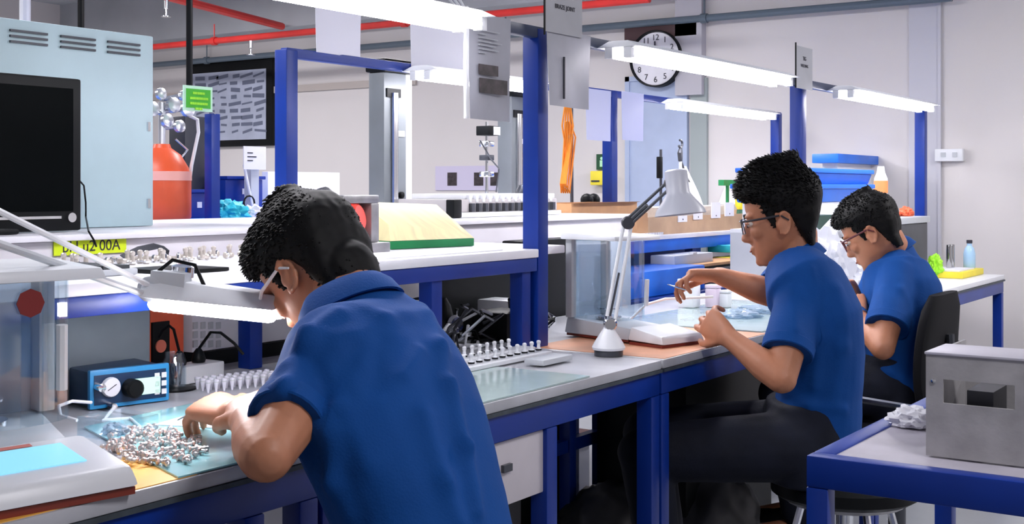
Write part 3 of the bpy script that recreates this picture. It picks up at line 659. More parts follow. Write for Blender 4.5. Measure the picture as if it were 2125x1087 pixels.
# desk lamp at center (unlit, white cone shade)
dl = thing('desk_lamp', 'white spring arm desk lamp standing at the corner of the workbench', 'lamp', PZ(1263, 738, T))
bq = PZ(1263, 738, T); d_b = F*(H-T)/(738-HY)
MB().lathe([(.036, .001), (.036, .014), (.034, .016)], bq, (0, 0, 1), 24).build('base_plate', DARKM, dl)
MB().lathe([(.040, .016), (.042, .022), (.036, .034), (.018, .062), (.011, .072)], bq, (0, 0, 1), 28).build('lamp_foot', WP, dl)
j0 = PD(1266, 672, d_b); j1 = PD(1303, 462, d_b+.06); j2 = PD(1392, 380, d_b-.02)
fwd = V((-sn, cs, 0)); rgt = V((cs, sn, 0))
MB().lathe([(.009, 0), (.009, .03)], bq+V((0, 0, .07)), (0, 0, 1), 12).build('swivel_pin', CHR, dl)
for s_ in (-.011, .011): MB().tube([j0+rgt*s_, j1+rgt*s_*.9], .0048, 8).build('arm_bar', WP, dl)
MB().tube([j0-rgt*.004, j0.lerp(j1, .5)], .0028, 6).build('arm_spring', DARKM, dl)
for s_ in (-.011, .011): MB().tube([j1+V((0, 0, s_)), j2+V((0, 0, s_))], .0042, 8).build('arm_bar', DARKM, dl)
MB().tube([j1.lerp(j2, .1), j1.lerp(j2, .45)], .006, 8).build('arm_spring', DARKM, dl)
for j in (j0, j1, j2): MB().lathe([(.014, -.014), (.017, -.01), (.017, .01), (.014, .014)], j, fwd, 16).build('joint', DARKM if j is not j0 else CHR, dl)
sc_ = PD(1402, 352, d_b-.03)
MB().lathe([(.022, .0), (.028, -.004), (.029, -.058), (.034, -.066), (.06, -.10), (.064, -.112), (.06, -.112), (.03, -.07), (.001, -.06)], sc_, V((-.12, 0, 1)), 28).build('lamp_shade', mat('satin grey white shade', (.6, .62, .7), .35), dl)
MB().tube([sc_+V((0, 0, -.02)), j2+V((0, 0, .005))], .007, 8).build('shade_bracket', CHR, dl)

# ================================================================== HANGING PAPERS
def thinpaper():
    m = bpy.data.materials.new('thin white paper'); m.use_nodes = True; nt = m.node_tree; b = nt.nodes['Principled BSDF']
    b.inputs['Base Color'].default_value = (.85, .85, .9, 1); b.inputs['Roughness'].default_value = .7
    tl = nt.nodes.new('ShaderNodeBsdfTranslucent'); tl.inputs[0].default_value = (.9, .9, .95, 1)
    mx = nt.nodes.new('ShaderNodeMixShader'); mx.inputs[0].default_value = .45
    nt.links.new(b.outputs[0], mx.inputs[1]); nt.links.new(tl.outputs[0], mx.inputs[2]); nt.links.new(mx.outputs[0], nt.nodes['Material Output'].inputs[0]); return m
THIN = thinpaper()
def sheet(px0, px1, y0, y1, d_, mt, label, name='paper_sleeve', cat='paper', tilt=0, curl=.012, extra=None, axis='X', Xp=None):
    """paper hanging from the rail; lies in the plane X=Xp"""
    a_ = PX(px0, y0, Xp); b_ = PX(px1, y0, Xp); c_ = PX(px0, y1, Xp)
    t = thing(name, label, cat, ((a_.x), (a_.y+b_.y)/2, (a_.z+c_.z)/2))
    n = 10; vs = []; fs = []; ya, yb_ = a_.y, b_.y; zt = (a_.z+b_.z)/2; zb = c_.z
    for j in range(n+1):
        for i in range(n+1):
            u, v_ = i/n, j/n; x = Xp+curl*math.sin(u*math.pi*1.3+v_*1.5)*v_+tilt*v_
            vs.append((x, ya+(yb_-ya)*u, zt+(zb-zt)*v_))
    m = len(vs); vs += [(x-.0012, y, z) for x, y, z in vs]
    for j in range(n):
        for i in range(n):
            q_ = j*(n+1)+i; fs.append((q_, q_+1, q_+n+2, q_+n+1)); fs.append((m+q_, m+q_+n+1, m+q_+n+2, m+q_+1))
    for i in range(n):
        fs.append((i, m+i, m+i+1, i+1)); q_ = n*(n+1)+i; fs.append((q_, q_+1, m+q_+1, m+q_))
        l = i*(n+1); fs.append((l, l+n+1, m+l+n+1, m+l)); r = l+n; fs.append((r, m+r, m+r+n+1, r+n+1))
    MB().add(vs, fs).build('sheet', mt, t)
    return t, ya, yb_, zt, zb
t, ya, yb, zt, zb = sheet(972, 1060, 32, 246, 3, GPAP, 'grey plastic sleeve with two dark photos hanging left of the tall blue post', Xp=-1.745, curl=.006)
for u0, u1, v0, v1 in ((.18, .63, .48, .58), (.20, .85, .61, .75)):
    MB().box(-1.7385, -1.7365, ya+(yb-ya)*u0, ya+(yb-ya)*u1, zt+(zb-zt)*v1, zt+(zb-zt)*v0).build('printed_photo', mat('dark brown photo', (.035, .025, .03), .5, var=.8, scale=40), t)
for k in range(7): MB().box(-1.7415, -1.7375, ya+(yb-ya)*.2, ya+(yb-ya)*random.uniform(.3, .75), zt+(zb-zt)*(.16+.035*k), zt+(zb-zt)*(.165+.035*k)).build('printed_line', GP, t)
MB().box(-1.75, -1.74, ya-.012, ya-.004, zb-.0, zt+.01).build('sleeve_edge', WP, t)
t, ya, yb, zt, zb = sheet(1135, 1226, 66, 218, 3, GPAP, 'creased grey paper sleeve hanging just right of the tall blue post', Xp=-1.74, curl=.010)
MB().box(-1.735, -1.731, ya+(yb-ya)*.32, ya+(yb-ya)*.34, zt+(zb-zt)*.9, zt+(zb-zt)*.35).build('crease', INK, t)
t, ya, yb, zt, zb = sheet(1131, 1208, -20, 64, 3, mat('grey sign board', (.40, .41, .45), .5, var=.05), 'grey station sign reading BRAZE JOINT above the tall blue post', 'station_sign', 'sign', Xp=-1.735, curl=.0)
text('BRAZE JOINT', 'sign_lettering', t, (-1.7338, (ya+yb)/2+.005, PX(1172, 17, -1.735).z), (0, 1, 0), (0, 0, 1), .017, INK, .0004)
MB().box(-1.737, -1.733, ya-.004, ya, zb-.01, zt).build('sign_edge', BLK, t)
t, ya, yb, zt, zb = sheet(1652, 1686, 98, 182, 3, mat('grey sign board', (.40, .41, .45), .5), 'small grey station sign above the middle gantry post', 'station_sign', 'sign', Xp=-1.745, curl=.0)
text('TIG', 'sign_lettering', t, (-1.7438, (ya+yb)/2, PX(1668, 122, -1.745).z), (0, 1, 0), (0, 0, 1), .022, INK, .0004)
text('WELDING', 'sign_lettering', t, (-1.7438, (ya+yb)/2, PX(1668, 137, -1.745).z), (0, 1, 0), (0, 0, 1), .017, INK, .0004)
MB().box(-1.747, -1.743, ya-.006, ya, zb, zt+.01).build('sign_edge', BLK, t)
for (x0, x1, y0, y1, X, lb) in ((655, 749, 20, 108, -2.66, 'blank white sheet standing above the blue rail corner at left'),
                           (852, 968, 58, 140, -2.66, 'blank white sheet hanging behind the grey photo sleeve'),
                           (1216, 1268, 186, 290, -2.63, 'pale blue sheet clipped left of the second row post'),
                           (1290, 1336, 192, 290, -2.63, 'pale blue sheet clipped right of the second row post')):
    sheet(x0, x1, y0, y1, 3, THIN if y0 < 100 else mat('pale lilac film', (.55, .58, .8), .4), lb, 'paper_notice', 'paper', Xp=X, curl=.004)
# white cable hanging
tag(MB().tube([(-1.74, PX(966, 60, -1.74).y, 1.66), (-1.742, PX(966, 150, -1.74).y, 1.56), (-1.74, PX(966, 240, -1.74).y, 1.43)], .004, 6).build('power_cable', WP), 'white cord hanging beside the grey photo sleeve', 'cord')
# knotted cable ties on rail
tk_ = MB()
for k in range(3): tk_.tube([PX(930+k*10, -6, -1.765), PX(938+k*10, 6, -1.76), PX(948+k*10, 16+4*k, -1.762), PX(952+k*8, 28, -1.765)], .003, 6)
tag(tk_.build('cable_ties', WP), 'white cable ties knotted on the rail at the top', 'cable tie')

# ================================================================== MACHINES on the long cabinet
def column(y0, y1, X, z1, label):
    t = thing('column_machine', label, 'machine', (X-.04, (y0+y1)/2, 1.16), None)
    m_ = mat('grey enamel column', (.17, .19, .21), .4, var=.08)
    B(X-.07, X, y0, y1, 1.161, z1-.03).build('column_body', m_, t, bevel=.004)
    MB().box(X-.08, X+.012, y0-.008, y1+.04, z1-.0295, z1+.018).build('top_cap', BLK, t, bevel=.008)
    w__ = y1-y0
    B(X, X+.006, y0+.01, y1-w__*.3, z1-.115, z1-.085).build('black_plate', BLK, t)
    for f in (.36, .47): MB().tube([(X+.008, y0+w__*f, 1.175), (X+.008, y0+w__*f, z1-.1)], .008, 8).build('guide_rod', CHR, t)
    B(X-.07, X-.002, y1+.001, y1+.035, 1.161, z1-.03).build('side_panel', WP, t, bevel=.003)
    MB().lathe([(.012, 0), (.012, .01), (.006, .014)], (X+.001, y0+w__*.72, 1.235), (1, 0, 0), 16).build('handwheel', BLK, t)
    B(X, X+.003, y0+w__*.62, y0+w__*.9, 1.44, 1.46).build('label_plate', PAPER, t)
    return t
column(PX(797, 400, -2.76).y, PX(843, 400, -2.76).y, -2.76, 1.69, 'tall grey column machine with twin rods behind the yellow box')
c2 = column(PX(1062, 400, -2.8).y, PX(1092, 400, -2.8).y, -2.8, 1.66, 'pale column machine partly hidden behind the tall blue post')
# comb machine
cm = thing('comb_machine', 'white machine with two rows of comb teeth left of the tall blue post', 'machine', (-2.5, 3.7, 1.16))
ya, yb = PX(957, 450, -2.45).y, PX(1165, 450, -2.45).y
B(-2.7, -2.45, ya, yb, 1.161, 1.178).build('machine_bed', WP, cm, bevel=.003)
B(-2.72, -2.47, ya, yb, 1.1785, 1.222).build('machine_body', mat('cream grey', (.55, .52, .52), .4), cm, bevel=.003)
B(-2.48, -2.445, ya-.045, ya-.002, 1.162, 1.222).build('end_block', BLK, cm, bevel=.004)
B(-2.70, -2.48, ya+.05, yb, 1.2225, 1.24).build('upper_bar', WP, cm, bevel=.002)
for k in range(14):
    y = ya+.07+k*(yb-ya-.08)/14
    B(-2.469, -2.455, y, y+.016, 1.18, 1.208).build('tooth', DARKM, cm)
    B(-2.48, -2.468, y, y+.014, 1.212, 1.236).build('tooth', WP, cm)
# small sensor stand above comb
sv = thing('sensor_stand', 'small clamp stand with black sensor rising behind the comb machine', 'stand', PX(1010, 400, -2.6))
q = PX(1010, 395, -2.6)
MB().tube([(q.x, q.y, 1.2405), (q.x, q.y, 1.5)], .006, 8).build('stand_rod', CHR, sv)
B(q.x-.03, q.x+.03, q.y-.025, q.y+.04, 1.45, 1.485).build('sensor_head', BLK, sv, bevel=.003)
B(q.x+.028, q.x+.034, q.y-.0, q.y+.038, 1.452, 1.482).build('sensor_plate', WP, sv)
for z in (1.30, 1.36, 1.41): B(q.x-.02, q.x+.02, q.y-.02, q.y+.02, z, z+.02).build('clamp', CHR if z != 1.36 else DARKM, sv, bevel=.003)
MB().tube([(q.x+.02, q.y-.07, 1.43), (q.x+.03, q.y-.01, 1.36), (q.x+.02, q.y+.05, 1.33), (q.x, q.y+.06, 1.245)], .003, 6).build('sensor_cable', DARKM, sv)
tag(MB().lathe([(.03, 0), (.028, .01), (.016, .03), (.004, .034)], (-2.62, PX(1085, 395, -2.62).y, 1.2405), (0, 0, 1), 16).build('valve_cap', DARKM), 'small dark domed cap on top of the comb machine', 'cap')
# photos on wall behind
nb = thing('photo_board', 'pale lilac board with dark little photos on the far wall', 'board', PY(965, 365, YW))
a_ = PY(905, 345, YW); b_ = PY(1045, 395, YW)
B(a_.x, b_.x, YW-.01, YW, b_.z, a_.z).build('board_sheet', mat('lilac board', (.62, .58, .75), .6), nb)
for x in (929, 984, 1018):
    p = PY(x, 358, YW-.01); q = PY(x+19, 385, YW-.01); B(p.x, q.x, YW-.013, YW-.0105, q.z, p.z).build('printed_photo', mat('dark brown photo', (.03, .02, .02), .5), nb)

# ================================================================== BEHIND AT LEFT: tank, blue frame, bins
XT = -3.75
r3 = thing('back_row_rack', 'blue post and shelf rack standing behind the pale cabinet', 'rack', PX(420, 462, -3.6))
a_ = PX(322, 460, -3.6); b_ = PX(560, 460, -3.6)
B(-4.5, -3.6, a_.y-1.0, b_.y+.6, a_.z-.05, a_.z).build('shelf_board', BLUE2, r3, bevel=.003)
p = PX(448, 445, -3.62); pt = PX(448, 236, -3.62)
B(-3.66, -3.62, p.y-.022, p.y+.022, a_.z, pt.z).build('post', BLUE, r3, bevel=.003)
for y in (a_.y-.9, b_.y+.5): B(-3.66, -3.62, y, y+.04, 0, a_.z-.05).build('leg', BLUE, r3)
SZ = a_.z
tn = thing('gas_tank', 'orange red tank with chrome valves beside the pale cabinet', 'tank', PX(345, 455, -3.75))
q = PX(336, 455, -3.78); q.z = SZ+.001
MB().lathe([(.105, 0), (.11, .01), (.11, .15), (.10, .20), (.07, .25), (.035, .275), (.03, .29)], q, (0, 0, 1), 28).build('tank_body', ORG, tn)
MB().lathe([(.1115, .15), (.1115, .185)], q, (0, 0, 1), 28).build('tank_band', mat('salmon band', (.95, .45, .38), .5), tn)
m = MB(); vv = q+V((0, 0, .29))
m.tube([vv, vv+V((0, 0, .16))], .014, 10)
for dy, dz, r_ in ((-.07, .13, .028), (.03, .15, .03), (.10, .14, .032), (.0, .09, .026), (.06, .07, .024), (-.03, .19, .022), (.08, .19, .02)):
    m.tube([vv+V((0, 0, dz*.9)), vv+V((.02, dy, dz))], .009, 8)
    m.lathe([(r_*.4, -.012), (r_, -.008), (r_, .008), (r_*.6, .012)], vv+V((.03, dy, dz)), (1, 0, .1), 14)
m.build('valve_cluster', mat('satin chrome', (.7, .72, .75), .3, .9), tn)
e_ = vv+V((.03, .12, .10))
MB().tube([vv+V((.02, .10, .12)), e_+V((0, .03, 0)), e_+V((0, .035, -.05)), e_+V((0, .0, -.18)), e_+V((0, -.02, -.30))], .007, 8).build('hose', WP, tn)
MB().tube([vv+V((.02, .05, .02)), vv+V((.03, .10, -.02)), vv+V((.03, .06, -.06))], .004, 6).build('gauge_pipe', CHR, tn)
a_ = PX(384, 240, -4.0); b_ = PX(440, 430, -4.0)
tag(B(-4.1, -4.0, a_.y, b_.y, SZ+.001, a_.z).build('dark_cabinet', mat('near black cabinet', (.015, .018, .03), .4, var=.4), bevel=.005), 'near black cabinet between the chrome valves and the blue post', 'cabinet')
for x0, x1, y0 in ((395, 432, 400), (468, 545, 372)):
    a_ = PX(x0, y0, -3.9); b_ = PX(x1, y0, -3.9)
    t = thing('parts_bin', 'deep blue bin on the back rack %s' % ('just left of the blue post' if x0 < 400 else 'just right of the blue post'), 'bin', (-4., (a_.y+b_.y)/2, SZ))
    B(-4.1, -3.9, a_.y, b_.y, SZ+.001, a_.z).build('bin_body', BLUE, t, bevel=.004)
    B(-4.11, -3.885, a_.y-.004, b_.y+.004, a_.z+.0005, a_.z+.014).build('bin_rim', BLUE, t, bevel=.002)
    p = PX((x0+x1)/2, y0+25, -3.9); B(-3.9, -3.897, p.y-.012, p.y+.012, p.z-.012, p.z+.012).build('bin_label', PAPER, t)
p = PX(478, 450, -3.66); crumple('teal_bag', (p.x, p.y, SZ+.001), (.05, .075, .05), TEAL, 'crumpled teal plastic bag on the blue back shelf', 'bag', seed=6)
p = PX(518, 452, -3.66); crumple('white_bag', (p.x, p.y+.02, SZ+.001), (.04, .04, .035), PAPER, 'small white crumpled bag behind the hair of the left man', 'bag', seed=9)
# green sign
q = PX(412, 205, -3.6); gs = thing('green_sign', 'small green sign with yellow lines and white border above the blue post', 'sign', q)
a_ = PX(381, 176, -3.6); b_ = PX(441, 233, -3.6)
B(-3.605, -3.6, a_.y, b_.y, b_.z, a_.z).build('sign_border', mat('mint border', (.55, .85, .65), .5), gs)
B(-3.6, -3.597, a_.y+.012, b_.y-.012, b_.z+.012, a_.z-.012).build('sign_face', mat('sign green', (.04, .42, .01), .5), gs)
for k, (u0, u1) in enumerate(((.3, .7), (.2, .82), (.2, .8), (.38, .62))):
    m = MB(); W_ = b_.y-a_.y; u = u0
    while u < u1:
        du = random.uniform(.03, .07); zz = a_.z-.027-k*.0195; m.box(-3.597, -3.595, a_.y+W_*u, a_.y+W_*min(u+du*.8, u1), zz-.005, zz+.004); u += du
    m.build('sign_lettering', LIME, gs)
MB().tube([(-3.62, PX(446, 236, -3.62).y, PX(446, 236, -3.62).z), (-3.603, b_.y-.004, b_.z+.004)], .003, 6).build('sign_bracket', CHR, gs)
# notice on small stand, white board
p = PX(528, 330, -3.8); ns = thing('notice_stand', 'small white notice on a stand in front of the far wall poster', 'notice', (-3.8, p.y, SZ))
a_ = PX(506, 303, -3.8); b_ = PX(552, 352, -3.8)
B(-3.804, -3.8, a_.y, b_.y, b_.z, a_.z).build('notice_sheet', PAPER, ns)
for k in range(3): B(-3.8, -3.7985, a_.y+.02, a_.y+.05+.02*(k == 1), a_.z-.03-k*.016, a_.z-.025-k*.016).build('printed_line', INK, ns)
MB().tube([(-3.81, a_.y+.01, b_.z+.02), (-3.80, a_.y+.06, SZ+.002)], .006, 8).build('stand_leg', WP, ns)
B(-3.86, -3.82, p.y-.0, p.y+.045, SZ+.001, b_.z+.001).build('stand_column', GP, ns)
MB().tube([(-3.8, a_.y+.03+.03*math.cos(t_), SZ+.06+.03*math.sin(t_)) for t_ in [i*.5 for i in range(-1, 9)]], .004, 6).build('coiled_wire', BLK, ns)
a_ = PX(556, 347, -4.2); b_ = PX(705, 347, -4.2)
tag(B(-4.24, -4.2, a_.y, b_.y, SZ-.3, a_.z-.02).build('white_board', mat('white panel', (.85, .84, .92), .4), bevel=.003), 'blank white panel standing behind the head of the left man', 'panel')

# ================================================================== ROW 2 right part
def rbox(name, px0, px1, ytop, X, depth, zb, mt, label, cat, bevel=.003, par=None):
    a_ = PX(px0, ytop, X); b_ = PX(px1, ytop, X); zt = PX((px0+px1)/2, ytop, X).z
    o = B(X-depth, X, a_.y, b_.y, zb, zt).build(name, mt, par, bevel=bevel)
    return o if par else tag(o, label, cat)
Z2 = 1.0505
cbx = thing('cardboard_box', 'open orange brown cardboard box right of the tall blue post', 'box', (-2.7, 4.6, Z2))
ya, yb = PX(1186, 440, -2.58).y, PX(1322, 440, -2.58).y; zt = PX(1250, 421, -2.58).z
MB().box(-2.82, -2.58, ya, yb, Z2, Z2+.004).box(-2.584, -2.58, ya, yb, Z2+.004, zt).box(-2.82, -2.816, ya, yb, Z2+.004, zt).box(-2.816, -2.584, ya, ya+.004, Z2+.004, zt).box(-2.816, -2.584, yb-.004, yb, Z2+.004, zt).build('box_walls', CARD, cbx, smooth=False)
MB().hexa([(-2.584, ya, zt), (-2.58, ya, zt), (-2.58, yb, zt), (-2.584, yb, zt)], [(-2.55, ya+.01, zt+.004), (-2.545, ya+.01, zt+.004), (-2.545, yb-.03, zt+.004), (-2.55, yb-.03, zt+.004)]).build('flap', CARD, cbx, smooth=False)
ya, yb = PX(1345, 440, -2.58).y, PX(1545, 440, -2.58).y; zt = PX(1440, 447, -2.58).z
c2b = thing('cardboard_tray', 'long low cardboard tray holding white tags behind the desk lamp', 'tray', (-2.7, (ya+yb)/2, Z2))
MB().box(-2.82, -2.58, ya, yb, Z2, Z2+.004).box(-2.584, -2.58, ya, yb, Z2+.004, zt).box(-2.82, -2.816, ya, yb, Z2+.004, zt+.04).box(-2.816, -2.584, ya, ya+.004, Z2+.004, zt+.02).box(-2.816, -2.584, yb-.004, yb, Z2+.004, zt+.02).build('tray_walls', mat('tan cardboard', (.5, .33, .2), .8, var=.15), c2b, smooth=False)
# white tags hanging on tray front and inside boxes
fst = None
for k, (x, y0, y1) in enumerate(((1418, 448, 460), (1450, 425, 455), (1487, 420, 452), (1515, 420, 448))):
    a_ = PX(x-9, y0, -2.57); b_ = PX(x+9, y1, -2.57)
    t = thing('white_tag', ['short white tag lowest on the cardboard tray', 'white tag with a hole right of the lamp shade on the tray', 'tall white tag in the middle of the cardboard tray', 'bluish white tag at the right end of the cardboard tray'][k], 'tag', (-2.57, a_.y, b_.z), 'white tags on the cardboard tray')
    B(-2.577, -2.572, a_.y, b_.y, b_.z, a_.z).build('tag_card', PAPER, t)
    MB().lathe([(.001, .001), (.004, .001), (.004, 0)], (-2.572, (a_.y+b_.y)/2, b_.z+.012), (1, 0, 0), 10).build('tag_hole', INK, t)
a_ = PX(1345, 418, -2.7); b_ = PX(1535, 418, -2.7)
tag(B(-2.8, -2.66, a_.y+.0, b_.y, Z2+.005, Z2+.12).build('parts_box', mat('beige parts box', (.55, .5, .45), .6, var=.2, scale=20), bevel=.004), 'beige box inside the cardboard tray on the second row', 'box')
m = MB()
for k in range(12): p = PX(1322+k*4.2, 470, -2.575); m.lathe([(.005, 0), (.005, .012)], (-2.56, p.y, Z2), (0, 0, 1), 8)
tag(m.build('white_beads', WP), 'row of tiny white caps before the cardboard tray', 'caps', kind='stuff')
# wrench on stand, black clamp
p = PX(1412, 400, -2.72)
wr = thing('upright_wrench', 'dark open ended wrench standing upright behind the desk lamp', 'wrench', (p.x, p.y, Z2+.125))
zt = PX(1412, 292, -2.72).z
MB().tube([(p.x, p.y, Z2+.125), (p.x, p.y, zt-.09)], .008, 8).build('support_rod', WP, wr)
MB().tube([(p.x, p.y, zt-.10), (p.x, p.y-.004, zt-.06), (p.x, p.y+.004, zt-.035)], [.011, .014, .008], 8).build('handle', DARKM, wr)
MB().tube([(p.x, p.y+.02*math.cos(t_), zt-.015+.018*math.sin(t_)) for t_ in [1.0-i*.45 for i in range(-2, 9)]], .006, 8).build('jaw', DARKM, wr)
MB().tube([(p.x, p.y+.01, zt-.10), (p.x, p.y+.06, zt-.17), (p.x, p.y+.12, zt-.22), (p.x, p.y+.17, zt-.23)], .005, 8).build('cable', DARKM, wr)
p = PX(1369, 370, -2.72)
cl_ = thing('black_clamp', 'black clamp tool upright left of the standing wrench', 'clamp', (p.x, p.y, Z2+.12))
B(p.x-.012, p.x+.012, p.y-.012, p.y+.010, PX(1369, 370, -2.72).z, PX(1369, 325, -2.72).z).build('clamp_body', BLK, cl_, bevel=.004)
MB().tube([(p.x, p.y+.012, Z2+.125), (p.x, p.y+.012, PX(1373, 310, -2.72).z)], .007, 8).build('clamp_rod', DARKM, cl_)
# white cloth cones
def cone(px, py_top, w_px, X, label, seed):
    p = PX(px, py_top, X); zb = Z2+.125; m = MB(); n = 20; secs = []
    hgt = p.z-zb; wr_ = w_px/F*5.6/2
    for k in range(7):
        f = k/6; r_ = wr_*(1-f)**1.1+.008; secs.append((V((p.x, p.y+.02*math.sin(f*3+seed), zb+hgt*f)), V((1, 0, 0)), V((0, 1, 0)), min(r_*.6, .075), r_))
    m.loft(secs, n); o = m.build('white_cloth', PAPER); return tag(o, label, 'cloth')
cone(1425, 345, 90, -2.74, 'white cloth draped to a peak behind the desk lamp shade', 1)
cone(1510, 388, 70, -2.74, 'low white cloth heap left of the yellow tool', 2)
# yellow and green thing
ygt = thing('yellow_tool', 'yellow tool with green base left of the middle man', 'tool', PX(1535, 450, -2.62))
p = PX(1538, 440, -2.60)
MB().loft([(V((p.x, p.y, Z2+z)), V((1, 0, 0)), V((0, 1, 0)), rx, ry) for z, rx, ry in ((.10, .02, .025), (.12, .03, .035), (.2, .03, .035), (.23, .022, .03), (.25, .01, .015))], 14).build('tool_body', YEL, ygt)
MB().lathe([(.035, 0), (.035, .02), (.028, .03), (.033, .05), (.026, .07), (.022, .0995)], (p.x, p.y, Z2), (0, 0, 1), 14).build('tool_base', mat('dark green parts', (.03, .13, .07), .5, var=.5, scale=60), ygt)
tag(MB().box(-2.68, -2.65, PX(1502, 380, -2.65).y, PX(1528, 380, -2.65).y, PX(1510, 385, -2.65).z, PX(1510, 373, -2.65).z).box(-2.672, -2.660, PX(1514, 380, -2.65).y, PX(1517, 380, -2.65).y, Z2+.121, PX(1510, 385, -2.65).z).build('green_clip', GRN), 'small dark green clip on a stem left of the yellow tool', 'clip')
# black cap items / helmet
p = PX(1225, 415, -2.85); hm = thing('dark_goggles', 'pair of dark round goggles behind the cardboard box', 'goggles', (p.x, p.y, Z2))
MB().box(p.x-.02, p.x+.02, p.y-.06, p.y+.06, Z2, p.z-.01).build('goggle_stand', WP, hm)
for s_ in (-.03, .03): MB().ball((p.x, p.y+s_, p.z), (.03, .03, .03)).build('goggle_lens', BLK, hm)
# orange cable coil hung on the rail
m = MB(); p0 = PX(1178, 215, -2.9); p1 = PX(1172, 400, -2.9)
for k in range(5):
    o_ = (k-2)*.009; w_ = .012+.008*k
    m.tube([V((p0.x, p0.y+o_*.5, 1.68)), V((p0.x+o_, p0.y+o_, p0.z-.1)), V((p0.x+o_, p0.y-w_*.6+.02, (p0.z+p1.z)/2)), V((p1.x+o_, p1.y-w_*.5, p1.z+.04)), V((p1.x+o_, p1.y+.01*k*.3, p1.z)), V((p1.x+o_, p1.y+w_*.5, p1.z+.06)), V((p0.x+o_, p0.y+.02+o_, (p0.z+p1.z)/2+.05)), V((p0.x, p0.y+o_, p0.z-.08))], .004, 6)
tag(m.build('orange_cable_coil', ORANGE), 'orange cable coil hanging right of the tall blue post', 'cable')
tag(MB().tube([(-2.93, PX(1186, 300, -2.93).y, 1.68), (-2.93, PX(1187, 300, -2.93).y, 1.07)], .008, 8).build('grey_rod', DARKM), 'thin grey rod behind the orange cable coil', 'rod')
B(-3.0, -2.662, 4.2, 4.23, 1.655, 1.68).build('hook_bar', BLUE, fr2)
# emergency sign + yellow box on far wall
p = PY(1251, 336, YW); es = thing('green_exit_pictogram', 'green pictogram sign above the yellow wall box', 'sign', p)
a_ = PY(1240, 320, YW); b_ = PY(1262, 352, YW)
B(a_.x, b_.x, YW-.015, YW, b_.z, a_.z).build('sign_plate', mat('dark green sign', (.01, .08, .03), .5), es)
MB().lathe([(.001, .001), (.010, .001), (.010, 0)], (p.x, YW-.016, p.z+.022), (0, -1, 0), 10).box(p.x-.012, p.x+.012, YW-.018, YW-.0155, p.z-.03, p.z+.010).build('figure', mat('pale green figure', (.5, .9, .6), .5), es)
a_ = PY(1238, 355, YW); b_ = PY(1266, 384, YW)
yx = thing('yellow_wall_box', 'small yellow box mounted on the wall below the green pictogram', 'box', p-V((0, 0, .1)))
B(a_.x, b_.x, YW-.08, YW, b_.z, a_.z).build('box_body', YEL, yx, bevel=.006)
B(a_.x+.01, b_.x-.03, YW-.085, YW-.081, b_.z+.02, b_.z+.03).build('lock', DARKM, yx)
# white pipe frame left of boxes
q = PX(1185, 430, -2.6); wf = thing('white_rack', 'white wall rack with clips between the blue post and the cardboard box', 'rack', (-2.62, q.y, Z2))
ya, yb = PX(1152, 450, -2.6).y, PX(1184, 450, -2.6).y
B(-2.8, -2.62, 4.225, yb, Z2, PX(1165, 425, -2.62).z).build('rack_body', WHITE, wf, bevel=.003)
for z in (1.10, 1.15): B(-2.62, -2.60, 4.23, yb-.02, z, z+.012).build('clip', DARKM, wf)

# under second shelf: boxes, blue bins, books
BB = [('grey_case', 1400, 1480, 527, 556, -2.45, GP, 'grey rounded case with a handle on the blue shelf beyond the scale', 'case'),
      ('teal_tray', 1515, 1560, 507, 522, -2.5, TEAL, 'teal tray on the second row beside the face of the middle man', 'tray'),
      ('yellow_folder', 1530, 1560, 533, 546, -2.45, YEL, 'yellow folder on the stack near the chin of the middle man', 'folder')]
for nm, x0, x1, y0, y1, X, mt, lb, ct_ in BB:
    a_ = PX(x0, y0, X); b_ = PX(x1, y1, X)
    zt, zb = PX((x0+x1)/2, y0, X).z, PX((x0+x1)/2, y1, X).z
    t = thing(nm, lb, ct_, (X, (a_.y+b_.y)/2, zb))
    B(X-.12, X, a_.y, b_.y, zb, zt).build('body', mt, t, bevel=.006)
    B(X-.02, X+.004, (a_.y+b_.y)/2-.02, (a_.y+b_.y)/2+.02, zt, zt+.008).build('handle', WP, t)
# stack of papers under them
pk = thing('document_stack', 'stack of dark and grey folders behind the wrist of the middle man', 'folders', (-2.5, 5.1, .82))
zz = .821
for k in range(8):
    hgt = .012; B(-2.62+.01*(k % 3), -2.38-.012*((k*7) % 4), 4.95+.03*(k % 2), 5.75-.05*((k*5) % 3), zz, zz+hgt).build('folder', [DG, GP, BLK, CARD][k % 4], pk); zz += hgt+.0006
tag(B(-2.58, -2.34, 4.26, 4.93, .821, .925).build('parts_bin', BLUE2, bevel=.006), 'bright blue bin under the second shelf beyond the scale', 'bin')
# orange bar beside post + white uprights behind
p = PX(1158, 548, -2.2)
tag(MB().box(-2.215, -2.205, PX(1152, 548, -2.2).y, PX(1165, 548, -2.2).y, PX(1158, 570, -2.2).z, PX(1158, 532, -2.2).z).build('orange_tab', mat('orange tab', (1, .45, .05), .5)), 'small orange tab just right of the tall blue post', 'tab')
# support for tab: black equipment case behind
tag(B(-2.275, -2.20, 3.28, 3.62, .0, 1.09).build('black_cabinet', BLK, bevel=.006), 'narrow black cabinet behind the post and the scale', 'cabinet')
for k, (x0, x1) in enumerate(((1183, 1197), (1240, 1252))):
    a_ = PX(x0, 530, -2.2); b_ = PX(x1, 530, -2.2)
    tag(B(-2.215, -2.19, a_.y, b_.y, .0, PX(x0, 528, -2.2).z).build('white_upright', WP, bevel=.003), ['white narrow upright left of the scale posts', 'white narrow upright between the scale posts'][k], 'post')
# white box behind the scale
tag(B(-2.12, -1.98, 2.93, 3.02, T+.001, .935).build('white_box', WP, bevel=.005), 'plain white box standing behind the weighing chamber of the right scale', 'box')
